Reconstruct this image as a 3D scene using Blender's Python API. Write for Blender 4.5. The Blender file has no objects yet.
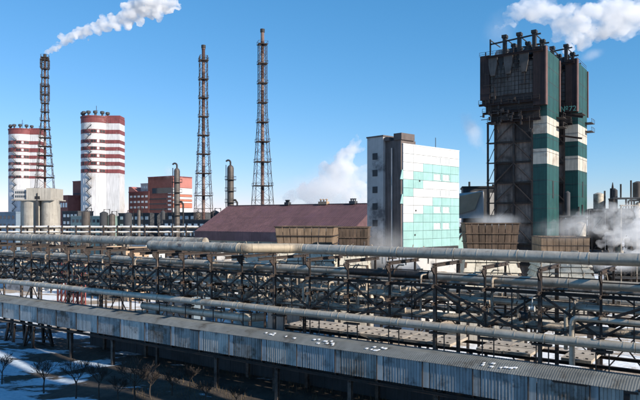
import bpy, bmesh, math, random
from mathutils import Vector, Matrix, noise
R = random.Random(7)
rad = math.radians
sc = bpy.context.scene
col = sc.collection

# ------------------------------------------------------------------ camera, sky, sun, exposure
H = 20.0
cam = bpy.data.cameras.new('camera'); camo = bpy.data.objects.new('camera', cam); col.objects.link(camo)
camo.location = (0, 0, H); camo.rotation_euler = (rad(90), 0, 0)
cam.sensor_width = 36; cam.lens = 35.0; cam.shift_y = 19/640; cam.clip_start = 0.5; cam.clip_end = 12000
sc.camera = camo
SUN_EL = rad(26); SUN_DIR = Vector((0.797, -0.606, 0)).normalized()
SUN_AZ = math.atan2(SUN_DIR.x, SUN_DIR.y)          # from +Y towards +X
w = bpy.data.worlds.new('World'); sc.world = w; w.use_nodes = True
nt = w.node_tree; bg = nt.nodes['Background']
sky = nt.nodes.new('ShaderNodeTexSky'); sky.sky_type = 'NISHITA'; sky.sun_disc = False
sky.sun_elevation = SUN_EL; sky.sun_rotation = SUN_AZ; sky.altitude = 100
sky.air_density = 1.0; sky.dust_density = 0.0; sky.ozone_density = 4.5
sep = nt.nodes.new('ShaderNodeSeparateColor'); com = nt.nodes.new('ShaderNodeCombineColor'); nt.links.new(sky.outputs[0], sep.inputs[0])
for ch, (gain, power) in enumerate(((.47, 1.22), (1.06, .78), (1.44, .74))):      # a clear, dry winter blue all round
    pw = nt.nodes.new('ShaderNodeMath'); pw.operation = 'POWER'; pw.inputs[1].default_value = power; nt.links.new(sep.outputs[ch], pw.inputs[0])
    gn = nt.nodes.new('ShaderNodeMath'); gn.operation = 'MULTIPLY'; gn.inputs[1].default_value = gain; nt.links.new(pw.outputs[0], gn.inputs[0]); nt.links.new(gn.outputs[0], com.inputs[ch])
nt.links.new(com.outputs[0], bg.inputs[0]); bg.inputs[1].default_value = 0.125
sl = bpy.data.lights.new('sun', 'SUN'); sl.energy = 5.0; sl.angle = rad(0.5); sl.color = (1.0, 0.90, 0.77)
so = bpy.data.objects.new('sun', sl); col.objects.link(so)
sv = Vector((SUN_DIR.x*math.cos(SUN_EL), SUN_DIR.y*math.cos(SUN_EL), math.sin(SUN_EL)))
so.rotation_euler = sv.to_track_quat('Z', 'Y').to_euler()
so.location = (120, 30, 120)
sc.view_settings.view_transform = 'Standard'; sc.view_settings.look = 'None'
sc.view_settings.exposure = 0.45; sc.view_settings.gamma = 1.0
sc.render.engine = 'CYCLES'
sc.cycles.max_bounces = 6; sc.cycles.volume_bounces = 8; sc.cycles.volume_max_steps = 256
sc.cycles.volume_step_rate = 1.0
sc.cycles.use_denoising = True

# ------------------------------------------------------------------ helpers
TH = math.atan2(-0.565, 0.825)                     # the plant's grid runs along U (to the right, nearer) and V (away)
def UV(u, v, z=0): return Vector((.825*u+.565*v, -.565*u+.825*v, z))
def px(x, D): return (x-320)/622*D
def zy(y, D): return H+(219-y)/622*D

MATS = {}
def mat(name, base, rough=.7, metal=0., var=.25, scale=1.5, bump=.0, bscale=8., streak=0., dirt=None, dirt_amt=0., dscale=.6, spec=.5, stretch=(1,1,1)):
    if name in MATS: return MATS[name]
    m = bpy.data.materials.new(name); m.use_nodes = True; MATS[name] = m
    t = m.node_tree; N = t.nodes; L = t.links; b = N['Principled BSDF']
    b.inputs['Roughness'].default_value = rough; b.inputs['Metallic'].default_value = metal
    b.inputs['Specular IOR Level'].default_value = spec
    geo = N.new('ShaderNodeNewGeometry')
    mp = N.new('ShaderNodeMapping'); mp.inputs['Scale'].default_value = stretch; L.new(geo.outputs['Position'], mp.inputs[0])
    oi = N.new('ShaderNodeObjectInfo')
    n1 = N.new('ShaderNodeTexNoise'); n1.inputs['Scale'].default_value = scale; n1.inputs['Detail'].default_value = 7; n1.inputs['Roughness'].default_value = .65
    L.new(mp.outputs[0], n1.inputs['Vector'])
    mr = N.new('ShaderNodeMapRange'); mr.inputs[1].default_value = .3; mr.inputs[2].default_value = .7
    mr.inputs[3].default_value = 1-var; mr.inputs[4].default_value = 1+var; L.new(n1.outputs[0], mr.inputs[0])
    # every object a touch lighter or darker than its neighbour
    orr = N.new('ShaderNodeMapRange'); orr.inputs[3].default_value = 1-var*.45; orr.inputs[4].default_value = 1+var*.45; L.new(oi.outputs['Random'], orr.inputs[0])
    mu = N.new('ShaderNodeMath'); mu.operation = 'MULTIPLY'; L.new(mr.outputs[0], mu.inputs[0]); L.new(orr.outputs[0], mu.inputs[1])
    last = mu.outputs[0]
    if streak > 0:
        mp2 = N.new('ShaderNodeMapping'); mp2.inputs['Scale'].default_value = (2.2, 2.2, .12); L.new(geo.outputs['Position'], mp2.inputs[0])
        n2 = N.new('ShaderNodeTexNoise'); n2.inputs['Scale'].default_value = 1.6; n2.inputs['Detail'].default_value = 5; L.new(mp2.outputs[0], n2.inputs['Vector'])
        m2 = N.new('ShaderNodeMapRange'); m2.inputs[1].default_value = .35; m2.inputs[2].default_value = .65
        m2.inputs[3].default_value = 1-streak; m2.inputs[4].default_value = 1+streak*.5; L.new(n2.outputs[0], m2.inputs[0])
        m3 = N.new('ShaderNodeMath'); m3.operation = 'MULTIPLY'; L.new(last, m3.inputs[0]); L.new(m2.outputs[0], m3.inputs[1]); last = m3.outputs[0]
    vm = N.new('ShaderNodeVectorMath'); vm.operation = 'SCALE'; vm.inputs[0].default_value = base[:3]; L.new(last, vm.inputs['Scale'])
    colout = vm.outputs[0]
    if dirt is not None:
        n3 = N.new('ShaderNodeTexNoise'); n3.inputs['Scale'].default_value = dscale; n3.inputs['Detail'].default_value = 9; n3.inputs['Roughness'].default_value = .7
        L.new(geo.outputs['Position'], n3.inputs['Vector'])
        r3 = N.new('ShaderNodeMapRange'); r3.inputs[1].default_value = .62-dirt_amt*.3; r3.inputs[2].default_value = .72-dirt_amt*.2; L.new(n3.outputs[0], r3.inputs[0])
        mx = N.new('ShaderNodeMix'); mx.data_type = 'RGBA'; L.new(r3.outputs[0], mx.inputs[0]); L.new(colout, mx.inputs[6]); mx.inputs[7].default_value = (*dirt, 1)
        colout = mx.outputs[2]
    L.new(colout, b.inputs['Base Color'])
    if metal > .2:
        rr = N.new('ShaderNodeMapRange'); rr.inputs[3].default_value = rough-.1; rr.inputs[4].default_value = rough+.2; L.new(n1.outputs[0], rr.inputs[0]); L.new(rr.outputs[0], b.inputs['Roughness'])
    if bump > 0:
        n4 = N.new('ShaderNodeTexNoise'); n4.inputs['Scale'].default_value = bscale; n4.inputs['Detail'].default_value = 4; L.new(mp.outputs[0], n4.inputs['Vector'])
        bp = N.new('ShaderNodeBump'); bp.inputs['Strength'].default_value = bump; bp.inputs['Distance'].default_value = .1
        L.new(n4.outputs[0], bp.inputs['Height']); L.new(bp.outputs[0], b.inputs['Normal'])
    return m

steel = mat('rusty_steel', (.040, .031, .027), .75, .0, .4, 2.5, dirt=(.06, .033, .022), dirt_amt=.35, dscale=1.2)
steel2 = mat('weathered_column_steel', (.13, .10, .082), .8, 0, .4, 2, dirt=(.04,.03,.027), dirt_amt=.5)
black = mat('black_steel', (.022, .021, .022), .7, 0, .3)
clad = mat('aluminium_cladding', (.52, .47, .39), .36, .3, .22, 1.2, bump=.15, bscale=3, dirt=(.30,.26,.21), dirt_amt=.32, dscale=.6)
clad2 = mat('dull_cladding', (.46, .42, .35), .55, .2, .3, 1.4, bump=.2, bscale=3, dirt=(.22,.18,.14), dirt_amt=.45, dscale=.6)
cladl = mat('pale_cladding', (.50, .42, .31), .6, .25, .15, 1.2, bump=.12, bscale=3, dirt=(.3,.24,.18), dirt_amt=.25)
smallp = mat('small_pipe_metal', (.24, .215, .185), .5, .5, .4, 1.6, dirt=(.06,.04,.03), dirt_amt=.55, dscale=.7)
wrap = mat('insulation_wrap', (.46, .39, .31), .85, 0, .3, 2, bump=.3, dirt=(.09,.07,.06), dirt_amt=.5, dscale=.8)
darkp = mat('tarred_pipe', (.028, .027, .027), .55, .1, .4, 2)
galv = mat('galvanised_sheet', (.56, .54, .50), .55, .1, .2, .8, streak=.3, dirt=(.17,.16,.15), dirt_amt=.25, dscale=.5)
galvl = mat('pale_galvanised_sheet', (.62, .62, .60), .5, .3, .12, .8, streak=.2)
galvr = mat('galvanised_roof_sheet', (.21, .225, .225), .5, .3, .25, .9, dirt=(.10,.095,.085), dirt_amt=.35, dscale=.45)
slabm = mat('concrete_slab', (.42, .36, .29), .9, 0, .2, 1.4, bump=.3, dirt=(.2,.16,.13), dirt_amt=.3)
conc = mat('silo_concrete', (.40, .37, .32), .9, 0, .14, .5, streak=.25, bump=.15, dirt=(.2,.18,.155), dirt_amt=.25, dscale=.25)
white = mat('white_cladding', (.60, .60, .61), .7, 0, .08, .15, streak=.22, dirt=(.42,.39,.37), dirt_amt=.3, dscale=.1)
redb = mat('dark_red_band', (.19, .05, .052), .7, 0, .2, .3, streak=.25, dirt=(.3,.2,.19), dirt_amt=.15, dscale=.2)
brick = mat('red_brickwork', (.19, .070, .058), .85, 0, .2, .5, dirt=(.14,.04,.03), dirt_amt=.3, dscale=.15)
orange = mat('orange_cladding', (.40, .14, .085), .7, 0, .12, .3)
pink = mat('faded_red_cladding', (.42, .16, .13), .7, 0, .1, .3)
glass = mat('window_glass', (.03, .045, .06), .12, 0, .3, .3)
darkpane = mat('dark_opening_pane', (.02,.022,.026), .6, 0, .2)
paleglass = mat('pale_reflection_glass', (.62, .66, .66), .25, 0, .08, .6)  # pale colour stands in for whitish reflections in the panes
purple = mat('purple_roof_sheet', (.125, .068, .075), .6, 0, .28, .5, streak=.2, dirt=(.12,.065,.08), dirt_amt=.35, dscale=.2)
teal = mat('turquoise_panel', (.27, .46, .435), .55, 0, .12, .5, streak=.08)
whitep = mat('white_panel', (.57, .58, .575), .55, 0, .04, .5)
greyb = mat('grey_render', (.45, .44, .43), .9, 0, .10, .5, streak=.06, dirt=(.12,.12,.125), dirt_amt=.3, dscale=.2)
greybd = mat('dark_grey_render', (.13, .105, .098), .9, 0, .2, .5, streak=.25)
green = mat('dark_green_paint', (.007, .060, .055), .6, 0, .16, .4, streak=.25, dirt=(.015,.07,.06), dirt_amt=.3, dscale=.2)
towerwhite = mat('tower_white_paint', (.52, .485, .41), .7, 0, .12, .5, streak=.18, dirt=(.3,.25,.2), dirt_amt=.35, dscale=.25)
rustpanel = mat('brown_tower_panel', (.055, .042, .037), .85, 0, .35, .5, streak=.3, dirt=(.04,.03,.027), dirt_amt=.5, dscale=.3)
redpanel = mat('dark_red_tower_panel', (.032, .018, .017), .8, 0, .3, .5, streak=.3)
greypanel = mat('grey_tower_panel', (.10, .088, .080), .85, 0, .3, .5, streak=.25, dirt=(.08,.07,.065), dirt_amt=.4, dscale=.3)
wood = mat('weathered_brown_boards', (.10, .068, .047), .85, 0, .35, .8, streak=.35)
woodl = mat('pale_tan_boards', (.25, .175, .115), .85, 0, .25, .8, streak=.3)
cream = mat('cream_louvre', (.62, .57, .46), .75, 0, .18, .8, dirt=(.3,.26,.2), dirt_amt=.3)
tan = mat('tan_render', (.42, .30, .20), .85, 0, .12, .4)
snowfleckm = mat('snow_and_sun_fleck_white', (.82, .84, .87), .8, 0, .05, .6, bump=.3, bscale=2)  # white for snow cover, also for painted sun flecks on the gallery roof
bark = mat('bare_bark', (.055, .042, .034), .9, 0, .3)
weedm = mat('dry_weed', (.13, .095, .05), .9, 0, .3)
tealglass = mat('pale_green_glazing', (.25, .37, .34), .3, 0, .2, .3)
redpaint = mat('red_oxide_paint', (.28, .07, .06), .7, 0, .3, .8)
bluepaint = mat('blue_grey_wall', (.15, .20, .25), .7, 0, .15, .3)
letterm = mat('pale_green_lettering', (.09, .25, .22), .6)
inkm = mat('dark_ink', (.05, .03, .06), .7)
darkcol = mat('dark_column_metal', (.10, .085, .075), .6, .2, .4, .5, streak=.4)
darkwall = mat('dark_grey_wall', (.055, .058, .064), .85, 0, .25, .4, streak=.2)

bodyp = mat('brown_grey_body_panel', (.24, .185, .155), .85, 0, .25, .5, streak=.3, dirt=(.08,.06,.05), dirt_amt=.4, dscale=.3)
class MB:
    def __init__(s): s.v = []; s.f = []; s.sm = False
    def add(s, vs, fs):
        o = len(s.v); s.v += [tuple(p) for p in vs]; s.f += [tuple(i+o for i in f) for f in fs]; return s
    def box(s, x0, x1, y0, y1, z0, z1):
        return s.add([(x0,y0,z0),(x1,y0,z0),(x1,y1,z0),(x0,y1,z0),(x0,y0,z1),(x1,y0,z1),(x1,y1,z1),(x0,y1,z1)],
                     [(0,3,2,1),(4,5,6,7),(0,1,5,4),(1,2,6,5),(2,3,7,6),(3,0,4,7)])
    def hexa(s, b, t):       # two quads, bottom and top, same order
        return s.add(list(b)+list(t), [(0,3,2,1),(4,5,6,7),(0,1,5,4),(1,2,6,5),(2,3,7,6),(3,0,4,7)])
    def beam(s, a, b, w=.2, h=None):
        a = Vector(a); b = Vector(b); h = h or w; d = (b-a).normalized()
        up = Vector((0,0,1)) if abs(d.z) < .95 else Vector((0,1,0))
        x = d.cross(up).normalized()*w/2; y = x.cross(d).normalized()*h/2
        return s.hexa([a-x-y, a+x-y, a+x+y, a-x+y], [b-x-y, b+x-y, b+x+y, b-x+y])
    def ibeam(s, a, b, w=.3, h=.3):
        a = Vector(a); b = Vector(b); d = (b-a).normalized()
        up = Vector((0,0,1)) if abs(d.z) < .95 else Vector((0,1,0))
        x = d.cross(up).normalized(); y = x.cross(d).normalized()
        for (cx, cy, sx, sy) in ((0, h/2-.03, w/2, .03), (0, -h/2+.03, w/2, .03), (0, 0, .03, h/2-.058)):
            X = x*sx; Y = y*sy; C = x*cx+y*cy
            s.hexa([a+C-X-Y, a+C+X-Y, a+C+X+Y, a+C-X+Y], [b+C-X-Y, b+C+X-Y, b+C+X+Y, b+C-X+Y])
        return s
    def path(s, pts, r, n=12, caps=True):
        pts = [Vector(p) for p in pts]; rings = []; k = len(pts)
        rs = r if isinstance(r, (list, tuple)) else [r]*k
        ref = None
        for i, p in enumerate(pts):
            d = ((pts[min(i+1,k-1)]-p).normalized() + (p-pts[max(i-1,0)]).normalized())
            d = d.normalized() if d.length > 1e-6 else Vector((0,0,1))
            if ref is None: ref = Vector((0,0,1)) if abs(d.z) < .9 else Vector((1,0,0))
            x = d.cross(ref)
            if x.length < 1e-3: ref = Vector((1,0,0)); x = d.cross(ref)
            x.normalize(); y = x.cross(d).normalized(); ref = y.copy()
            rings.append([p+(x*math.cos(2*math.pi*j/n)+y*math.sin(2*math.pi*j/n))*rs[i] for j in range(n)])
        vs = [q for g in rings for q in g]; fs = []
        for i in range(k-1):
            for j in range(n):
                fs.append((i*n+j, i*n+(j+1)%n, (i+1)*n+(j+1)%n, (i+1)*n+j))
        if caps: fs.append(tuple(range(n-1,-1,-1))); fs.append(tuple((k-1)*n+j for j in range(n)))
        s.sm = True
        return s.add(vs, fs)
    def tube(s, a, b, r, n=12): return s.path([a, b], r, n)
    def mesh(s, name):
        me = bpy.data.meshes.new(name); me.from_pydata(s.v, [], s.f)
        bm = bmesh.new(); bm.from_mesh(me); bmesh.ops.recalc_face_normals(bm, faces=bm.faces)
        if s.sm:
            for f in bm.faces: f.smooth = True
            for e in bm.edges:
                if len(e.link_faces) == 2 and e.calc_face_angle(0) > .7: e.smooth = False
        bm.to_mesh(me); bm.free(); me.update(); return me
    def build(s, name, m, parent=None, loc=(0,0,0), rz=0): return place(name, s.mesh(name), m, parent, loc, rz)

def place(name, me, m, parent=None, loc=(0,0,0), rz=0):
    if not me.materials: me.materials.append(m)
    o = bpy.data.objects.new(name, me); col.objects.link(o); o.location = loc; o.rotation_euler = (0,0,rz)
    if me.materials[0] is not m:
        o.material_slots[0].link = 'OBJECT'; o.material_slots[0].material = m
    if parent: o.parent = parent
    return o
def thing(name, label, cat, loc=(0,0,0), rz=0, group=None):
    o = bpy.data.objects.new(name, None); col.objects.link(o); o.location = loc; o.rotation_euler = (0,0,rz)
    o.empty_display_size = .5
    o['label'] = label; o['category'] = cat
    if group: o['group'] = group
    return o
def tag(o, label, cat, group=None):
    o['label'] = label; o['category'] = cat
    if group: o['group'] = group
    return o
CACHE = {}
def shared(key, fn):
    if key not in CACHE: CACHE[key] = fn().mesh(key if isinstance(key, str) else key[0])
    return CACHE[key]
def arc(c, r, a0, a1, ex, ey, n=6):
    c = Vector(c); ex = Vector(ex); ey = Vector(ey)
    return [c+ex*(r*math.cos(a0+(a1-a0)*i/n))+ey*(r*math.sin(a0+(a1-a0)*i/n)) for i in range(n+1)]

# ------------------------------------------------------------------ ground
def ground():
    def axis(lo, hi, c0, c1, step):
        a = []; x = c0
        while x <= c1: a.append(x); x += step
        s_ = step; x = c1
        while x < hi: s_ *= 1.35; x += s_; a.append(x)
        s_ = step; x = c0
        while x > lo: s_ *= 1.35; x -= s_; a.insert(0, x)
        return a
    xs = axis(-9000, 9000, -100, 60, 1.2); ys = axis(-9000, 9000, 40, 130, 1.2)
    m = MB(); vs = []
    for y in ys:
        for x in xs:
            v = .565*x+.825*y
            k = max(0, min(1, (62-v)/6))*max(0, min(1, (v-5)/10))
            z = noise.noise(Vector((x*.07, y*.07, 0)))*.9*k + noise.noise(Vector((x*.3, y*.3, 3)))*.22*k - .0
            far = max(0, min(1, (v-66)/10))
            if abs(x) < 300 and abs(y) < 400: z += far*noise.noise(Vector((x*.05, y*.05, 9)))*.35
            vs.append((x, y, z))
    nx = len(xs)
    fs = [(j*nx+i, j*nx+i+1, (j+1)*nx+i+1, (j+1)*nx+i) for j in range(len(ys)-1) for i in range(nx-1)]
    m.add(vs, fs); m.sm = True
    g = bpy.data.materials.new('snowy_ground'); g.use_nodes = True; t = g.node_tree; N = t.nodes; L = t.links; b = N['Principled BSDF']
    b.inputs['Roughness'].default_value = .9
    geo = N.new('ShaderNodeNewGeometry')
    def nz(sc_, det=8, rough=.6, vec=None, off=0):
        n = N.new('ShaderNodeTexNoise'); n.inputs['Scale'].default_value = sc_; n.inputs['Detail'].default_value = det; n.inputs['Roughness'].default_value = rough
        mp = N.new('ShaderNodeMapping'); mp.inputs['Rotation'].default_value = (0,0,-TH)
        mp.inputs['Location'].default_value = (off, off*1.7, 0)
        if vec: mp.inputs['Scale'].default_value = vec
        L.new(geo.outputs['Position'], mp.inputs[0]); L.new(mp.outputs[0], n.inputs['Vector']); return n.outputs[0]
    def rng(x, a, b_, c=0., d=1.):
        r = N.new('ShaderNodeMapRange'); r.inputs[1].default_value = a; r.inputs[2].default_value = b_; r.inputs[3].default_value = c; r.inputs[4].default_value = d
        L.new(x, r.inputs[0]); return r.outputs[0]
    def math_(op, a, b_):
        q = N.new('ShaderNodeMath'); q.operation = op
        for i, z in enumerate((a, b_)):
            if isinstance(z, (int, float)): q.inputs[i].default_value = z
            else: L.new(z, q.inputs[i])
        return q.outputs[0]
    def mixc(f, a, b_):
        q = N.new('ShaderNodeMix'); q.data_type = 'RGBA'; L.new(f, q.inputs[0])
        for i, z in ((6, a), (7, b_)):
            if isinstance(z, tuple): q.inputs[i].default_value = (*z, 1)
            else: L.new(z, q.inputs[i])
        return q.outputs[2]
    dot = N.new('ShaderNodeVectorMath'); dot.operation = 'DOT_PRODUCT'; dot.inputs[1].default_value = (.565, .825, 0); L.new(geo.outputs['Position'], dot.inputs[0]); V = dot.outputs['Value']
    dot2 = N.new('ShaderNodeVectorMath'); dot2.operation = 'DOT_PRODUCT'; dot2.inputs[1].default_value = (.825, -.565, 0); L.new(geo.outputs['Position'], dot2.inputs[0]); U = dot2.outputs['Value']
    soil_shade = mixc(rng(nz(.5, 9, .7), .35, .65), (.020, .017, .015), (.085, .064, .047))
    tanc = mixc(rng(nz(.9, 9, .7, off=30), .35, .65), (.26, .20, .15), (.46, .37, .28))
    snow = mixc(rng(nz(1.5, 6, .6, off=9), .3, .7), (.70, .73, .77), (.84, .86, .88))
    snow_shaded = mixc(rng(nz(1.1, 7, .65, off=19), .3, .7), (.34, .43, .52), (.60, .66, .72))  # near snow darker and bluer: foreground shade put into its colour
    # bare earth that also carries painted shade under and before the pipework, fading away
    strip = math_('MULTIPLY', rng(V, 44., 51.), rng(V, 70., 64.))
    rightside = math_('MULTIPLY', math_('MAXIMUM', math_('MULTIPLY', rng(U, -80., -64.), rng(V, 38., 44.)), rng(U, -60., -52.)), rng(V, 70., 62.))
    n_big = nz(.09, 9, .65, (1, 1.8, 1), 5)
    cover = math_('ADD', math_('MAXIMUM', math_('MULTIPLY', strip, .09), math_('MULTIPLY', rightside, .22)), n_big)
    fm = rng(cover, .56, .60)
    near = mixc(fm, snow_shaded, soil_shade)
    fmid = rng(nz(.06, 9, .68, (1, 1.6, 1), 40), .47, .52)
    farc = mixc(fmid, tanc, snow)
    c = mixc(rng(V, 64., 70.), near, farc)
    L.new(c, b.inputs['Base Color'])
    bp = N.new('ShaderNodeBump'); bp.inputs['Strength'].default_value = .5; bp.inputs['Distance'].default_value = .25
    L.new(nz(1.3, 8, .6, off=2), bp.inputs['Height']); L.new(bp.outputs[0], b.inputs['Normal'])
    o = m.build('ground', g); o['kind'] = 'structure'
ground()

# ------------------------------------------------------------------ enclosed gallery in front
BAY = 4.9; G0 = -20.2; GV = 53.75
ZB, ZE, ZR = 4.2, 6.62, 7.25; GW = 2.6
def corr(w, z0, z1, pitch=.30, depth=.05):
    m = MB(); n = int(round(w/pitch)); vs = []; fs = []
    prof = []
    for i in range(n):
        x = i*w/n; q = w/n
        prof += [(x, 0), (x+q*.35, 0), (x+q*.5, -depth), (x+q*.85, -depth)]
    prof.append((w, 0))
    for (x, y) in prof: vs += [(x, y, z0), (x, y, z1)]
    for i in range(len(prof)-1): fs.append((2*i, 2*i+2, 2*i+3, 2*i+1))
    return m.add(vs, fs)
galvb = mat('dull_galvanised_sheet', (.38, .375, .36), .6, .1, .25, .9, streak=.4, dirt=(.13,.10,.075), dirt_amt=.45, dscale=.6)
galvc = mat('bluish_galvanised_sheet', (.44, .48, .50), .5, .1, .2, .7, streak=.3, dirt=(.15,.15,.15), dirt_amt=.3)
def gallery():
    root = thing('conveyor_gallery', 'long enclosed gallery of blue grey corrugated sheet crossing the whole foreground on columns', 'gallery', (0,0,0), TH)
    x0 = G0-BAY*22; 
    for i in range(28):
        x = x0+i*BAY
        j = R.uniform(-.015, .015)
        style = R.random()
        if x > -70: fw = .7
        else: fw = .0
        place('corrugated_panel', shared(('corrugated_panel', fw), lambda: corr(BAY-.05-fw, ZB, ZE-.03)), R.choice((galv, galv, galvb, galvc)), root, (x+fw+.02, GV+j, 0))
        if fw: place('flat_panel', shared('flat_panel', lambda: MB().box(0, .66, -.05, -.01, ZB, ZE-.04)), R.choice((galvl, galvl, galvb, galvc)), root, (x, GV+j, 0))
        place('corrugated_panel', shared(('corrugated_panel_back',), lambda: corr(BAY-.05, ZB, ZR-.05)), galv, root, (x+.02, GV+GW, 0))
        def rf():
            m = MB(); n = 24; vs = []; fs = []
            for k in range(n*2+1):
                xx = k*(BAY+.04)/(n*2); dz = .022*(k % 2)
                for (yy, zz) in ((-.14, ZE-.02), (1.25, ZR-.12), (GW+.08, ZR+.02)): vs.append((xx, yy, zz+dz))
            for k in range(n*2):
                for q in range(2): fs.append((k*3+q, k*3+3+q, k*3+4+q, k*3+1+q))
            m.add(vs, fs); return m
        for part_ in range(1):
            place('roof_sheet', shared('roof_sheet', rf), galvr, root, (x, GV, (i % 2)*.012))
        place('seam_strip', shared('seam_strip', lambda: MB().box(-.04, .04, -.12, -.055, ZB-.05, ZE-.06)), steel, root, (x-.0, GV, 0))
        place('floor_beam', shared('floor_beam', lambda: MB().ibeam((0, .05, ZB-.16), (0, GW-.05, ZB-.16), .2, .28)), steel, root, (x, GV, 0))
    for vv in (.12, GW-.12):
        MB().ibeam((x0, GV+vv, ZB-.45), (x0+28*BAY, GV+vv, ZB-.45), .25, .3).build('edge_beam', steel, root)
    MB().box(x0, x0+28*BAY, GV+.03, GV+GW-.03, ZB-.02, ZB+.02).build('floor', steel, root)
    for u in (-5.2, -14.2, -23.9, -33.4, -42.9, -52.1, -71.5, -81, -107, -120):
        place('column', shared('gallery_column', lambda: MB().ibeam((0,0,-1), (0,0,ZB-.6), .42, .42)), steel2, root, (u, GV+.5, 0))
        place('column', shared('gallery_column', None), steel2, root, (u, GV+6.2, 0))
        place('cross_beam', shared('gallery_cross', lambda: MB().ibeam((0,.2,ZB-.75), (0,GW+5,ZB-.75), .3, .3)), steel2, root, (u, GV, 0))
    # missing roof-edge flashing, dark gaps and a small dark hatch
    for (u, l) in ((-55.9, 1.6), (-13.3, 2.7)):
        MB().box(u, u+l, GV-.16, GV-.02, ZE-.16, ZE-.02).build('dark_edge_gap', black, root)
    MB().box(-7.9, -7.5, GV-.12, GV-.06, ZE-.95, ZE-.25).box(-7.9, -6.9, GV-.14, GV-.06, ZE-.24, ZE-.08).build('dark_hatch', black, root)
    MB().box(-6.9, -5.9, GV-.15, GV+.3, ZE+.02, ZE+.14).build('rusty_flashing', steel, root)
    # sun flecks near the roof edge, put in as small raised white dashes
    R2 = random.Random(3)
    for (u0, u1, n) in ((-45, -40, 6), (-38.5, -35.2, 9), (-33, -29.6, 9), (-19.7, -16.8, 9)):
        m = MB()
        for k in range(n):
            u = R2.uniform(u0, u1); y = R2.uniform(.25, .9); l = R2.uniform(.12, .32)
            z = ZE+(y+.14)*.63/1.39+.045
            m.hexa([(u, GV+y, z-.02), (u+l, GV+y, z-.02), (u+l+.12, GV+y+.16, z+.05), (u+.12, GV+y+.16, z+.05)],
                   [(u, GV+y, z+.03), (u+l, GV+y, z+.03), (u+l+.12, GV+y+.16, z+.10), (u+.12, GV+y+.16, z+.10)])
        o = m.build('painted_sun_fleck', snowfleckm, root)
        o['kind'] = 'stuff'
gallery()

# ------------------------------------------------------------------ trestle under the gallery (left)
def trestle():
    root = thing('trestle', 'dark splayed steel trestle with crossed braces under the left end of the gallery', 'trestle', UV(-93.5, GV+1.3), TH)
    for (x, s_) in ((-4, 1), (-1.4, -1), (1.4, 1), (4, -1)):
        for y in (-1.2, 1.2):
            MB().ibeam((x+s_*.0, y*1.5, -.8), (x+s_*.5, y, ZB-.7), .36, .36).build('leg', steel, root)
    for y in (-1.4, 1.4):
        for (a, b) in ((-4, -1.4), (1.4, 4)):
            MB().beam((a, y, .2), (b, y, ZB-.9), .16).build('brace', steel, root)
            MB().beam((b, y+.1, .2), (a, y+.1, ZB-.9), .16).build('brace', steel, root)
        MB().beam((-4, y, .35), (4, y, .35), .2).build('tie_beam', steel, root)
trestle()

def off_blocks():  # added unseen blocks that shade the foreground, with a slot for a lit strip
    for (lab, u0, u1, v0, v1, h) in (('unseen tall block beyond the right edge, added to shade the foreground', 13, 44, 3, 40.6, 60), ('unseen narrow block beside the tall one, added to shade the foreground', 14, 30, 43.4, 48.0, 57)):
        root = thing('unseen_shade_block' if v0 < 10 else 'unseen_shade_tower', lab, 'building', UV(u0, v0), TH)
        MB().box(0, u1-u0, 0, v1-v0, -1, h).build('wall', tan, root)
        MB().box(-.2, u1-u0+.2, -.2, v1-v0+.2, h, h+.6).build('roof', greyb, root)
        n = int((v1-v0)/3.4)
        for f in range(int(h/3.5)-1):
            for i in range(n):
                y = (i+.5)*(v1-v0)/n
                p_ = place('window', shared('unseen_block_window', lambda: MB().box(-.05,.08,-.8,.8,0,1.7)), glass, root, (0, y, 1.6+f*3.5))  # window of the added unseen blocks
                place('shade_block_sill', shared('unseen_block_sill', lambda: MB().box(-.16,.0,-.95,.95,-.12,-.02)), conc, p_)
off_blocks()
def added_shade_wall():  # added wall that blocks light under the gallery and darkens the ground
    root = thing('shade_wall', 'long dark wall added to block light under the gallery, behind its columns', 'wall', (0,0,0), TH)
    n = 24
    for i in range(n):
        place('shade_wall_slab', shared('shade_wall_slab', lambda: MB().box(0, 3.72, 0, .3, -.6, 4.3)), darkwall, root, (-86+i*3.75, 60.9+R.uniform(-.03,.03), R.uniform(-.06,.03)))
added_shade_wall()

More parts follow.
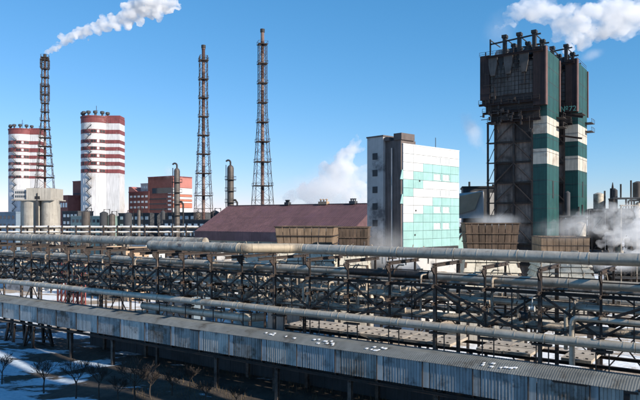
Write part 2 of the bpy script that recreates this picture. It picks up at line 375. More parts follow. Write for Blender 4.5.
# ------------------------------------------------------------------ main pipe rack
RV0, RV1 = 57.0, 63.0; S = 5.05
Z1, Z2, Z3, Z4 = 9.8, 11.7, 13.4, 15.6
def rack():
    root = thing('pipe_rack', 'tall rusty steel trestle rack with zigzag trusses carrying the pipes behind the gallery', 'pipe rack', (0,0,0), TH)
    us = [-15.2+S*k for k in range(-21, 7)]
    tall = {-15.2+S*k for k in (5, 3, 0, -2, -6, -10, -14, -18)}
    for i, u in enumerate(us):
        t = any(abs(u-q) < .1 for q in tall)
        for v in (RV0, RV1):
            if t: place('column', shared('tall_column', lambda: MB().ibeam((0,0,-1), (0,0,Z4), .32, .34)), steel2, root, (u, v, 0))
            else: place('post', shared('short_post', lambda: MB().ibeam((0,0,Z1-.1), (0,0,Z4), .19, .2)), steel, root, (u, v, 0))
        for z in (Z1, Z2, Z3):
            place('cross_beam', shared('rack_cross', lambda: MB().ibeam((0,RV0-.9,0), (0,RV1+.9,0), .22, .3)), steel, root, (u, 0, z))
        place('cap_beam', shared(('cap_beam', -66 < u < -44), lambda: MB().ibeam((0,RV0-(2.9 if -66 < u < -44 else .5),0), (0,RV1+.9,0), .3, .36)), steel, root, (u, 0, Z4-.15))
        place('knee_bracket', shared('knee_bracket', lambda: MB().hexa([(-.07,-.7,-.3),(.07,-.7,-.3),(.07,0,-.9),(-.07,0,-.9)], [(-.07,-.7,-.1),(.07,-.7,-.1),(.07,0,-.1),(-.07,0,-.1)])), steel, root, (u, RV0-.13, Z4-.25))
        if i < len(us)-1:
            for v in (RV0, RV1):
                up = (i % 2 == 0)
                a, b = ((0,0,Z1+.1), (S,0,Z3-.1)) if up else ((0,0,Z3-.1), (S,0,Z1+.1))
                place('diagonal_brace', shared(('diagonal_brace', up), lambda: MB().beam(a, b, .16, .20)), steel, root, (u, v+(.0 if v == RV0 else 0), 0))
                if u < -50 or (v == RV1):
                    a2, b2 = ((0,.12,Z3-.1), (S,.12,Z1+.1)) if up else ((0,.12,Z1+.1), (S,.12,Z3-.1))
                    place('diagonal_brace', shared(('diagonal_brace_b', up), lambda: MB().beam(a2, b2, .11, .14)), steel, root, (u, v, 0))
                for z, nm in ((Z1-.18, 'bottom_chord'), (Z3+.0, 'top_chord')):
                    place(nm, shared(nm, lambda: MB().ibeam((.0,0,0), (S,0,0), .26, .30)), steel, root, (u, v+.001*(i % 2), z-.002*(i % 2)))
            place('hanger', shared('mid_hanger', lambda: MB().beam((S/2,0,Z1), (S/2,0,Z3), .10)), steel, root, (u, RV0, 0))
            place('walkway_rail', shared('walkway_rail', lambda: MB().beam((0,0,.55), (S,0,.55), .05).beam((0,0,1.05), (S,0,1.05), .06).beam((S*.25,0,0), (S*.25,0,1.05), .05).beam((S*.75,0,0), (S*.75,0,1.05), .05)), steel, root, (u, RV1-.6, Z1+.05))
            if i % 4 == 1: place('walkway_grating', shared('walkway_grating', lambda: MB().box(.05, S-.05, -.45, .45, -.04, .03)), steel, root, (u, RV1-1.0, Z1+.2))
            place('upper_rail', shared('upper_rail', lambda: MB().beam((0,0,0), (S,0,0), .10)), steel, root, (u, RV0+.1, Z4-1.0 if i % 3 else Z4-.75))
    # long braces on tall panels at the right, like inverted V
    for uc in (-25.3, -5.1):
        for s_ in (-1, 1):
            MB().beam((uc, RV0-.28, Z3+.1), (uc+s_*2*S, RV0-.28, Z1-.6), .2, .24).build('long_brace', steel, root)
rack()

def clutter():
    r_ = random.Random(21)
    for (nm, u0, u1, n) in (('conduit_bundle', -110, -66, 130), ('conduit_bundle', -66, -28, 420), ('conduit_bundle', -28, 12, 180)):
        m = MB()
        for k in range(n):
            u = r_.uniform(u0, u1); v = r_.uniform(57.3, 63.2); z = r_.choice((10.15, 12.05, 13.75, 15.8))+r_.uniform(-.1, .35)
            if z > 15: v = r_.uniform(61.6, 63.4)
            elif z > 13.3 and v < 60: v += 2.6
            t = r_.random()
            if t < .3: m.beam((u, v, z), (u+r_.uniform(.8, 3), v, z), r_.uniform(.06, .14))
            elif t < .55: m.beam((u, v, z), (u+r_.uniform(-.3,.3), v+r_.uniform(-1.5, 1.5)*.6, z+r_.uniform(.3, 1.3)), r_.uniform(.05, .12))
            elif t < .75: m.beam((u, v, z-r_.uniform(.3,1.4)), (u, v, z+.2), r_.uniform(.05, .12))
            elif t < .9: s_ = r_.uniform(.1, .25); m.box(u-s_, u+s_, v-s_, v+s_, z, z+s_*2.4)
            else: m.path([(u,v,z),(u,v,z+.5),(u+.3,v,z+.8),(u+.9,v,z+.8)], r_.uniform(.06,.11), 6)
        root_ = bpy.data.objects['pipe_rack']
        o = m.build(nm, r_.choice((smallp, wrap)), root_); o['kind'] = 'stuff'
clutter()
def pipe(label, pts, r, m, joints=6.0, n=16, cat='pipe', ring=.03, world=False, group=None, name='pipe', bend=.9):
    """polyline in rack coordinates with rounded bends; one straight section per joint length"""
    pts = [Vector(p) for p in pts]
    org = pts[0].copy()
    root = thing(name, label, cat, UV(*org), TH, group)
    P = [p-org for p in pts]
    k = len(P); start = P[0]
    for i in range(1, k):
        d = (P[i]-P[i-1]).normalized(); end = P[i]
        if i < k-1:
            e = (P[i+1]-P[i]).normalized(); b = min(bend*max(r*2, .5), (P[i]-P[i-1]).length*.45)
            end = P[i]-d*b; nxt = P[i]+e*b
            ap = []
            for q in range(8):
                t = q/7; ap.append(end*(1-t)**2+P[i]*2*t*(1-t)+nxt*t*t)
            MB().path(ap, r, n).build('elbow', m, root)
        L_ = (end-start).length; c = max(1, int(L_/joints))
        for j in range(c):
            a = start+(end-start)*(j/c) if j == 0 else nb
            b_ = start+(end-start)*((j+1)/c)
            if j < c-1 and L_ > 8: b_ = b_+Vector((0, R.uniform(-.045,.045), R.uniform(-.05,.03)))
            nb = b_; d = (b_-a).normalized()
            mb = MB(); mb.path([a+d*.02, b_-d*.02], r, n)
            for q in range(max(1, int((b_-a).length/1.5))):
                o_ = a+(b_-a)*(q+.5)/max(1, int((b_-a).length/1.5))
                if ring: mb.path([o_-d*.05, o_+d*.05], r+ring*.5, n)
            if ring: mb.path([b_-d*.14, b_-d*.03], r+ring, n)
            mb.build('pipe_section', m, root)
        start = nxt if i < k-1 else None
    return root

# big top pipes
pipe('large grey lagged pipe along the rack top at far left, ending by the purple shed', [(-150,60.6,16.75), (-60.2,60.6,16.85)], .62, clad2, 8)
p1 = pipe('largest grey clad pipe on top of the rack, running to the right edge', [(-43.6,60.0,16.45), (14,60.0,16.45)], .57, clad, 6)
pj = pipe('wide tan grey rack top pipe with a square end and a painted number', [(-65.3,55.4,16.55), (-49.5,55.4,16.55)], .60, clad2, 8)
pb = pipe('pale sunlit crosswise stretch of the large top pipe before the nearest cooling tower', [(-49.6,55.4,16.55), (-48.4,55.6,16.55), (-44.6,59.7,16.5), (-43.5,60.0,16.46)], .58, cladl, 3, bend=.4)
# second and third
pipe('long grey pipe below the largest top pipe, resting in the middle of the rack', [(-150,58.9,14.18), (-36.4,58.9,14.2)], .42, clad, 7)
pipe('black tarred stretch of the second pipe, with a valve stem, left of the middle post', [(-36.3,58.9,14.2), (-26.8,58.9,14.2)], .40, darkp, 5)
pipe('silver pipe under the largest top pipe at right, starting at the black tarred stretch', [(-26.7,58.9,14.2), (14,58.9,14.2)], .43, clad, 6)
pipe('long bright blue grey pipe running just above the gallery roof from edge to edge', [(-150,57.0-.75,9.55), (14,57.0-.75,9.55)], .42, clad, 7)
pipe('short thick silver pipe lying close over the gallery roof, left of centre', [(-68.5,56.9,8.1), (-49.6,56.9,8.1), (-48.3, 58.4, 8.1)], .5, clad, 6)
pipe('fat dull grey pipe inside the rack below the square ended pipe', [(-66,60.4,13.6), (-46.5,60.4,13.55), (-45.5,61.6,13.55), (-45.3, 62, 12.4)], .40, clad2, 6)
# marks painted on two pipes
def mark(txt, u, v, z, size, m, label, host=None, rz=TH):
    cu = bpy.data.curves.new('mark', 'FONT'); cu.body = txt; cu.size = size; cu.extrude = .01
    o = bpy.data.objects.new('tmp', cu); col.objects.link(o)
    bpy.context.view_layer.update()
    me = bpy.data.meshes.new_from_object(o.evaluated_get(bpy.context.evaluated_depsgraph_get())); bpy.data.objects.remove(o)
    for vv in me.vertices: vv.co = Vector((vv.co.x, -vv.co.z, vv.co.y))
    me.materials.clear()
    return me
mk = mark('78', 0,0,0, .62, inkm, '')
o = place('painted_number', mk, inkm, pj); o.location = (5.9, -.625, -.1)

# smaller pipes inside the rack
smalls = [
 ('thin pale pipe at the front of the rack, just under the second pipe', 57.7, 13.75, .16, smallp, -140, 12),
 ('rust stained pipe on the top cross beams of the rack, towards the back', 61.5, 13.85, .28, clad2, -140, -64),
 ('light grey pipe on the top cross beams at the back right of the rack', 61.3, 13.85, .26, clad, -40, 14),
 ('thin dark pipe at the back edge of the top cross beams', 62.4, 13.7, .1, darkp, -140, 12),
 ('front wrapped pipe on the middle cross beams of the rack', 57.75, 12.12, .2, wrap, -130, -20),
 ('silver pipe on the middle cross beams, bright blue grey at right', 59.0, 12.16, .27, clad, -140, 14),
 ('wrapped pale pipe at the back of the middle cross beams', 61.9, 12.05, .2, wrap, -120, 10),
 ('thin front pipe along the lowest cross beams of the rack', 57.75, 10.15, .17, smallp, -140, 12),
 ('wrapped beige pipe second from the front on the lowest cross beams', 58.7, 10.22, .25, wrap, -125, 5),
 ('silver pipe in the middle of the lowest cross beams', 59.9, 10.2, .2, clad, -140, 14),
 ('thin pale pipe laid along the outer back end of the lowest cross beams', 63.5, 10.2, .2, wrap, -110, 14),
]
for (lab, v, z, r, m, u0, u1) in smalls:
    pipe(lab, [(u0, v, z), (u1, v, z)], r, m, 12, 10, ring=.025)
# two bent pipes rising at the right
pipe('inner of two blue grey pipes that rise over the gallery at right and bend flat', [(-12.4,56.6,7.4), (-12.4,56.6,11.5), (13,56.6,11.5)], .24, clad, 6, bend=1.2)
pipe('outer of two blue grey pipes that rise at right, a little higher and further left', [(-13.2,57.9,8.4), (-13.2,57.9,12.15), (4,57.9,12.15)], .18, clad, 6, bend=1.4)
# crosswise little pipes with loops, dropping from the rack
labs = ['small looped drop pipe in the rack, %s' % s_ for s_ in
  ('farthest left', 'over the trestle left legs', 'over the trestle right legs', 'left of the third free column', 'left of the square pipe end', 'behind the painted number',
   'under the middle of the square ended pipe', 'below the pale crosswise stretch', 'under the slatted cooling tower', 'at the black tarred stretch', 'below the panel building', 'at the inverted V brace', 'left of the bent rising pipes', 'beyond the right edge')][:13]
for i, lb in enumerate(labs):
    u = -100+i*7.3
    z = R.choice((12.3, 13.9))
    pipe(lb, [(u, 57.4, 10.6), (u, 57.4, z+.5), (u, 60.5, z+.5), (u+1.2, 61.5, z+.5), (u+1.2, 61.5, 9.2)], R.uniform(.09, .16), R.choice((wrap, smallp, wrap)), 20, 8, ring=0, cat='pipe')

# insulated bundles: short wrapped hoops between trusses (catch the sun as pale flecks)
def hoops():
    names = ['left third', 'middle', 'right third']
    for q, (u0, u1, cnt) in enumerate(((-64, -52, 10), (-51, -40, 12), (-39, -28, 9))):
        for k in range(cnt):
            u = u0+(u1-u0)*(k+.5)/cnt+R.uniform(-.3,.3); v = R.uniform(57.6, 60.8); z = R.choice((10.5, 11.2, 12.4, 12.9))
            me = shared('hoop', lambda: MB().path([(-.5,0,-.6)]+arc((0,0,0), .5, math.pi, 0, (1,0,0), (0,0,1), 7)+[(.5,0,-.6)], .12, 8))
            o = place('expansion_hoop', me, wrap, None, UV(u, v, z), TH+rad(R.uniform(35, 75)))
            tag(o, 'small wrapped pipe hoop among the crowded pipework of the rack left of centre', 'pipe hoop', 'wrapped pipe hoops inside the rack')
hoops()

# valve stem on black stretch, valves
def valve(label, u, v, z, s=1., m=steel):
    r = thing('valve', label, 'valve', UV(u, v, z), TH)
    MB().path([(-.35*s,0,0), (-.2*s,0,0), (0,0,0), (.2*s,0,0), (.35*s,0,0)], [.42*s,.3*s,.34*s,.3*s,.42*s], 12).build('body', m, r)
    MB().tube((0,0,.2*s), (0,0,1.5*s), .07*s, 8).build('stem', m, r)
    MB().path(arc((0,0,1.35*s), .38*s, 0, 2*math.pi, (1,0,0), (0,1,0), 14), .05*s, 6, False).beam((-.36*s,0,1.35*s), (.36*s,0,1.35*s), .05*s).build('handwheel', m, r)
valve('dark valve with upright stem on the black tarred pipe stretch', -31, 58.9, 14.35, 1.1)
valve('dark round valve hanging on a diagonal brace right of centre', -16.5, 56.8, 11.2, 1.2, black)
valve('pale blue valve low on the rack at right, left of the bent rising pipes', -15.8, 56.7, 12.0, .7, galvl)
valve('dark valve cluster on the right end of the pipe above the gallery', -10.0, 56.3, 8.9, .9, black)
def lamp_post(): pass

# T shaped supports on the gallery roof
places = ['at far left, over the left legs of the trestle', 'over the right legs of the trestle', 'beside the second free gallery column from the left', 'just before the short thick pipe begins', 'under the left end of the short thick pipe', 'under the left half of the short thick pipe',
  'under the right half of the short thick pipe', 'by the right end of the short thick pipe', 'at the first painted sun flecks on the roof', 'between the first and second rows of painted sun flecks', 'before the left end of the second rows of dashes', 'over the longest row of painted sun flecks', 'just right of the tall middle rack column',
  'left end of the rightmost painted sun flecks', 'right of the rightmost painted sun flecks', 'last one, near the right edge']
for i in range(16):
    u = G0+BAY*(i-13)
    r = thing('pipe_support', 'T shaped support on gallery roof, %s' % places[i], 'pipe support', UV(u, GV+GW-.2, ZR), TH, 'pipe supports standing on the gallery roof')
    place('post', shared('sup_post', lambda: MB().beam((0,0,-.3), (0,0,1.72), .09)), black, r)
    place('post', shared('sup_post2', lambda: MB().beam((0,0,-.3), (0,0,1.72), .09)), black, r, (.95, .4, 0))
    place('cross_arm', shared('sup_arm', lambda: MB().box(-.35, 1.3, -.3, .35, 1.62, 1.77)), black, r)

# lit deck of concrete slabs behind the gallery
def slabs():
    root = thing('slab_deck', 'low sunlit deck of tan concrete slabs seen between the gallery and the rack', 'concrete deck', (0,0,0), TH)
    for i in range(17):
        u = -50+i*2.9
        if i in (8, 11) or i > 12: continue
        for q in range(2):
            dz = R.uniform(-.04, .04)
            o = place('concrete_slab', shared('concrete_slab', lambda: MB().box(0, 2.82, 0, 2.6, 0, .3)), slabm, root, (u, 64.6+q*2.7+R.uniform(-.08,.08), 5.9+dz), R.uniform(-.01,.01))
            for k in range(3):
                place('lifting_eye', shared('lifting_eye', lambda: MB().box(-.12,.12,-.08,.08,0,.10)), black, o, (.5+k*.9, .55, .302))
    m = MB()
    for v in (64.9, 69.6): m.ibeam((-50, v, 5.72), (0, v, 5.72), .3, .34)
    m.build('support_beam', steel, root)
    for i in range(9):
        for v in (64.9, 69.6):
            place('column', shared('deck_col', lambda: MB().ibeam((0,0,-1), (0,0,5.54), .3, .3)), steel2, root, (-49+i*6.1, v, 0))
    # one slab lies broken and tilted
    o = MB().hexa([(0,0,0),(2.6,.2,-.5),(2.2,3,-.5),(.5,3.2,0)], [(0,0,.3),(2.6,.2,-.2),(2.2,3,-.2),(.5,3.2,.3)]).build('concrete_slab', slabm, root, (-50+4*2.9, 64.6, 5.95)); o['label'] = 'broken tilted slab'
slabs()

# ------------------------------------------------------------------ further, lower racks
def rack2(label, v0, v1, u0, u1, step, levels, label_cat='pipe rack', along=None):
    root = thing('pipe_rack', label, label_cat, (0,0,0), TH)
    n = int((u1-u0)/step)
    zt = levels[-1]
    for i in range(n+1):
        u = u0+i*step
        for v in (v0, v1):
            place('column', shared(('rk2col', zt), lambda: MB().ibeam((0,0,-1), (0,0,zt+.3), .3, .3)), steel2, root, (u, v, 0))
        for z in levels:
            place('cross_beam', shared(('rk2x', v1-v0), lambda: MB().ibeam((0,-.5,0), (0,v1-v0+.5,0), .25, .3)), steel, root, (u, v0, z-.15))
        if i < n and i % 2 == 0:
            place('brace', shared(('rk2b', step, zt), lambda: MB().beam((0,0,.5), (step,0,zt), .15).beam((step,.1,.5), (0,.1,zt), .15)), steel, root, (u, v0, 0))
        if i < n:
            for z in levels[-2:]:
                place('rail', shared(('rk2r', step), lambda: MB().beam((0,0,0), (step,0,0), .14, .2).beam((0,0,1.0), (step,0,1.0), .06)), steel, root, (u, v0-.2, z))
rack2('second lower pipe rack with square steel frames behind the main rack', 78, 82, -150, 20, 7.5, (5.5, 8.0, 10.2))
rack2('third pipe rack standing in the sunlit yard between main rack and cooling towers', 97, 100, -190, -10, 9, (6.0, 8.6))
b2 = [('silver pipe nearest on the second rack', 78.6, 10.5, .32, clad), ('dull grey pipe farthest back on the second rack', 81.5, 10.5, .25, wrap),
 ('beige wrapped pipe on the middle tier of the second rack', 79.2, 8.2, .2, wrap),
 ('silver pipe nearest on the third rack', 97.6, 8.9, .35, clad), ('pale wrapped pipe at the back of the third rack', 99.2, 8.9, .3, wrap)]
for (lab, v, z, r, m) in b2: pipe(lab, [(-150 if v < 90 else -190, v, z), (20 if v < 90 else -10, v, z)], r, m, 16, 10, ring=.03)

# far rack with snow topped pipes, low across the left
def far_rack():
    root = thing('pipe_rack', 'far low rack of pipes capped with white snow in front of the striped towers', 'pipe rack', (0,0,0), 0)
    for i in range(22):
        x = px(-20, 190)+i*4.2
        place('column', shared('frk', lambda: MB().box(-.18,.18,-.18,.18,-1,18.0)), steel, root, (x, 190, 0))
        place('column', shared('frk', None), steel, root, (x, 194, 0))
        place('cross_beam', shared('frx', lambda: MB().box(-.15,.15,-.5,4.5,-.15,.15)), steel, root, (x, 190, 16.9))
        place('cross_beam', shared('frx', None), steel, root, (x, 190, 15.3))
    for j, (y, z, r, lab) in enumerate(((190.3, 17.5, .34, 'snow capped pipe on the upper tier of the far rack, left side'), (190.3, 15.95, .26, 'snow capped pipe on the lower tier of the far rack'), (193, 17.3, .3, 'dark pipe at the back of the upper tier of the far rack'))):
        r_ = thing('pipe', lab, 'pipe', (px(-40, 190), y, z))
        L_ = px(207-7*j, 190)-px(-40, 190)
        for q in range(8):
            MB().tube((q*L_/8+.03,0,0), ((q+1)*L_/8-.03,0,0), r, 10).build('pipe_section', clad2 if j < 2 else darkp, r_)
        if j < 2:
            m = MB(); n = 60; vs = []; fs = []
            for k in range(n+1):
                h = .06+.22*noise.noise(Vector((k*.7, j*5, 0)))
                for (a, b) in ((-r*.85, r*.55), (-r*.5, r+h*.7), (0, r+h), (r*.5, r+h*.7), (r*.85, r*.55)): vs.append((k*L_/n, a, b))
            for k in range(n):
                for q in range(4): fs.append((k*5+q, k*5+5+q, k*5+6+q, k*5+1+q))
            m.add(vs, fs); m.sm = True; m.build('snow_cap', snowfleckm, r_)
far_rack()

# ------------------------------------------------------------------ generic building in the plant's grid: local x=U (runs to -w), y=V
def bldg(name, label, cat, pxc, D, w, d, z1, wall, roofm=None, rz=TH):
    root = thing(name, label, cat, (px(pxc, D), D, 0), rz)
    MB().box(-w, 0, 0, d, -1, z1).build('wall', wall, root)
    m = MB()
    m.box(-w-.15, .15, -.15, .1, z1, z1+.5).box(-w-.15, .15, d-.1, d+.15, z1, z1+.5).box(-w-.15, -w+.1, .1, d-.1, z1, z1+.5).box(-.1, .15, .1, d-.1, z1, z1+.5)
    m.build('parapet', roofm or wall, root)
    MB().box(-w+.12, -.12, .12, d-.12, z1, z1+.08).build('roof', snowfleckm, root)
    return root
def winrow(root, face, n, a0, a1, z0, z1, w, m=glass, name='window', fr=None):
    """windows on face 'F' (y=0, along -x) or 'R' (x=0, along y)"""
    for i in range(n):
        c = a0+(a1-a0)*(i+.5)/n
        if face == 'F':
            o = MB().box(c-w/2, c+w/2, -.04, .06, z0, z1).build(name, m, root)
            if fr: MB().box(c-w/2-.1, c-w/2, -.09, .02, z0-.1, z1+.1).box(c+w/2, c+w/2+.1, -.09, .02, z0-.1, z1+.1).box(c-w/2, c+w/2, -.09, .02, z0-.1, z0).box(c-w/2, c+w/2, -.09, .02, z1, z1+.1).box(c-.04, c+.04, -.07, -.04, z0, z1).build('frame', fr, o)
        else:
            o = MB().box(-.06, .04, c-w/2, c+w/2, z0, z1).build(name, m, root)
            if fr: MB().box(-.02, .09, c-w/2-.1, c-w/2, z0-.1, z1+.1).box(-.02, .09, c+w/2, c+w/2+.1, z0-.1, z1+.1).box(-.02, .09, c-w/2, c+w/2, z0-.1, z0).box(-.02, .09, c-w/2, c+w/2, z1, z1+.1).box(.04, .07, c-.04, c+.04, z0, z1).build('frame', fr, o)

# red and white striped works building
D = 330
b = bldg('works_building', 'red building with white and orange banded right side, behind the thin column', 'building', 172, D, 19, 14.4, 42.5, brick, redb)
def zz(y): return zy(y, D)
for (y0, y1, m) in ((177, 187.3, pink), (187.7, 193.8, whitep), (194.2, 196.3, orange), (196.7, 198.8, whitep), (199.1, 201, orange), (201.3, 202.6, whitep), (202.9, 207.6, orange), (208, 212.5, whitep)):
    MB().box(.02, .3, .05, 14.3, zz(y1), zz(y0)).build('cladding_band', m, b)
MB().box(-15.5, -.4, -.12, .1, zz(193), zz(187.5)).build('window_band', glass, b)
for i in range(6): winrow(b, 'F', 1, -3.2, -.6, zz(193.6-0)+0 if i == 0 else zz(189+i*4.2), zz(190.8+0) if i == 0 else zz(187.3+i*4.2), 2.4, paleglass)
for y in (198, 203, 208.5): MB().box(-18.6, -4, -.1, .1, zz(y+1.2), zz(y)).build('window_band', darkwall, b)
b = bldg('works_building', 'low red building with pale windows right of the nearer striped tower', 'building', 149, 340, 17, 12, zy(192, 340), brick, redb)
for z in (33, 30, 27): winrow(b, 'F', 5, -16.5, -.5, z-1.1, z, 1.9, paleglass)
MB().hexa([(-17,0,zy(192,340)+.5),(-10,0,zy(192,340)+.5),(-10,10,zy(192,340)+.5),(-17,10,zy(192,340)+.5)], [(-17,0,zy(186,340)),(-15,0,zy(186,340)),(-15,10,zy(186,340)),(-17,10,zy(186,340))]).build('sloping_conveyor_head', pink, b)
b = bldg('rooftop_house', 'small pale grey block above the low red building beside the banded one', 'building', 148, 345, 6, 6, zy(184, 345), greyb)
winrow(b, 'F', 3, -6, 0, zy(188,345), zy(186,345), 1.1, paleglass)
b = bldg('works_building', 'dark red brick block directly left of the nearer striped tower', 'building', 83, 350, 9.5, 12, zy(181.5, 350), brick)
winrow(b, 'F', 1, -9, -5.5, 29.5, 32, 2.2, paleglass)
for y in (193, 199, 205): MB().box(-9.2, -.2, -.1, .05, zy(y+.9, 350), zy(y, 350)).build('dark_band', darkwall, b)
b = bldg('works_building', 'lower red brick block between the silos and the taller brick block', 'building', 68, 345, 8, 10, zy(196, 345), brick)
winrow(b, 'F', 3, -7.6, -.4, 26.5, 29, 1.6, paleglass)
# low clutter
lows = [('glazed_hall', 'long low pale green glazed hall in front of the nearer striped tower', 'building', 101, 260, 21, 10, zy(217, 260), tealglass),
 ('low_building', 'low blue grey building at the far left edge with a flat roof', 'building', 16, 240, 22, 12, zy(213, 240), bluepaint),
 ('low_building', 'low dark workshop right of the glazed hall below the red buildings', 'building', 150, 255, 20, 10, zy(214, 255), darkwall),
 ('low_building', 'low dark workshop below the banded red and white building', 'building', 196, 250, 17, 10, zy(213.5, 250), darkwall),
 ('low_building', 'long dark roofed shed running behind the far snow capped pipes', 'building', 212, 225, 26, 8, zy(221, 225), darkwall),
 ('low_building', 'dark low building between silos and glazed hall', 'building', 78, 280, 12, 8, zy(212, 280), darkwall),
 ('low_shed', 'tan shed seen under the top pipe left of the pale hall', 'shed', 126, 150, 9, 7, 12.6, tan),
 ('low_shed', 'pale white hall seen between the top pipes at left', 'shed', 146, 165, 8, 9, 13.4, whitep),
 ('low_shed', 'long snow roofed shed seen under the square ended pipe', 'shed', 206, 150, 14, 9, 11.9, greyb),
 ('low_shed', 'small blue shed in the snowy yard behind the left truss', 'shed', 192, 118, 8, 6, 7.0, bluepaint),
 ('low_shed', 'grey snow roofed shed in the yard at the far left', 'shed', 30, 170, 12, 8, 9.0, greyb)]
for L_ in lows:
    b = bldg(*L_[:9])
    nm, _, _, _, dd, ww, dp, zt, wm = L_
    m_ = glass if wm is not darkwall else paleglass
    n = max(2, int(ww/3)); 
    for q in range(3):
        z1 = zt-1.0-q*3.2
        if z1 > 2: winrow(b, 'F', n, -ww+.4, -.4, z1-1.3, z1, ww/n*.55, m_)
# dark clutter of tanks and vents on the horizon line
for i, (x, y, lab) in enumerate(((104, 213, 'below the nearer striped tower'), (112, 215, 'right of the nearer striped tower'), (128, 214, 'under the sloping red roof'), (139, 211, 'left of the banded building'), (163, 212, 'under the dark face of the banded building'), (198, 213, 'left of the middle lattice chimney foot'), (215, 212, 'between lattice chimney foot and short dark column'), (86, 212, 'at the left foot of the nearer striped tower'))):
    DD = 245; r = thing('process_tank', 'small dark upright tank on the skyline %s' % lab, 'tank', (px(x, DD), DD, 0), 0, 'dark tanks among the distant works')
    rr = R.uniform(.7, 1.7)
    MB().path([(0,0,-1), (0,0,zy(y, DD)), (0,0,zy(y, DD)+.6)], [rr, rr, rr*.3], 12).build('shell', darkcol if i % 2 else darkwall, r)
    MB().path([(rr,0,10), (rr+.6,0,10), (rr+.6,0,zy(y,DD)+1.4), (0,0,zy(y,DD)+1.4), (0,0,zy(y,DD))], .22, 8).build('vent_pipe', black, r)

# ------------------------------------------------------------------ striped towers
def striped(label, cx, D, pl, pc, pr, bands, ztop, near):
    s = D/622; r = (pc-pl)/2*s; X = px((pl+pc)/2, D); xr = px(pr, D)-X
    root = thing('striped_tower', label, 'tower', (X, D, 0))
    MB().path([(0,0,-1), (0,0,ztop)], r, 40).build('shell', white, root)
    bx0 = r*.75; 
    MB().box(bx0, xr, -r*.55, r*.6, -1, ztop-.4).build('stair_block', white, root)
    rows = [(zy(a, D), zy(b_, D)) for a, b_ in bands]
    for (zt, zb) in rows:
        MB().path([(0,0,zb), (0,0,zt)], r+.10, 40).build('red_band', redb, root)
        MB().box(bx0, xr+.08, -r*.55-.1, r*.6+.1, zb, zt).build('red_band', redb, root)
    # facade joints, cut as fine raised strips
    for k in range(14):
        a = math.pi+.5+k*math.pi/14
        place('facade_rib', shared(('facade_rib', label), lambda: MB().box(-.06,.06,-.06,.06,0,rows[-1][1]-.3)), white, root, ((r+.02)*math.cos(a), (r+.02)*math.sin(a), 0))
    for (zt, zb) in rows[1:]:
        for a in (236, 274, 284, 296, 308, 318):
            A = rad(a)
            place('window', shared(('tower_window', near), lambda: MB().box(-.55,.55,-.14,.14,0,(zt-zb)*.62)), paleglass if a == 296 else darkpane, root, ((r+.06)*math.cos(A), (r+.06)*math.sin(A), zb+(zt-zb)*.2), A+rad(90))
    # zigzag outside stair
    A = rad(263); tx, ty = -math.sin(A), math.cos(A); m = MB(); z = 2.; sg = 1; c = Vector(((r+.7)*math.cos(A), (r+.7)*math.sin(A), 0)); T = Vector((tx, ty, 0))
    while z < ztop-5:
        m.beam(c+T*(-1.2*sg)+Vector((0,0,z)), c+T*(1.2*sg)+Vector((0,0,z+2.3)), .4, .22); m.beam(c+T*(-1.2*sg)+Vector((0,0,z+1)), c+T*(1.2*sg)+Vector((0,0,z+3.3)), .08)
        m.beam(c+T*(1.0*sg)+Vector((0,0,z+2.3)), c+T*(1.7*sg)+Vector((0,0,z+2.3)), .8, .16)
        z += 2.3; sg = -sg
    m.build('outside_stair', darkwall, root)
    MB().path([(0,0,ztop-.02), (0,0,ztop+.7)], r+.35, 40).build('roof_rim', redb, root)
    for k in range(6):
        a = math.pi+rad(15+k*30); q = Vector(((r-.9)*math.cos(a), (r-.9)*math.sin(a), ztop+.7))
        f = MB().path([q, q+Vector((0,0,1.0)), q+Vector((0,0,1.3)), q+Vector((0,0,2.4)), q+Vector((0,0,2.6))], [.5,.5,1.1,1.1,.6], 10).build('roof_fan', darkwall, root)
    MB().tube((0,0,ztop+.6), (0,0,ztop+7), .13, 6).beam((-1,0,ztop+4.5), (1,0,ztop+4.5), .12).build('mast', black, root)
    MB().box(bx0, xr+.2, -r*.5, r*.5, ztop-.4, ztop+1.2).build('lift_house', redb, root)
striped('nearer white round tower with dark red bands, right of the leftmost lattice chimney', 102, 330, 82, 111, 122,
  ((119, 124.5), (131, 135), (141, 144.5), (148, 151.5), (155, 159), (162.6, 166.5), (170, 173.7)), zy(119, 330), True)
striped('farther white round tower with dark red bands at the far left edge', 26, 390, 10, 35, 43,
  ((131, 135.5), (142, 145.5), (149, 153), (156.3, 159.5), (163.3, 166), (169.5, 172), (176.5, 179)), zy(131, 390), False)

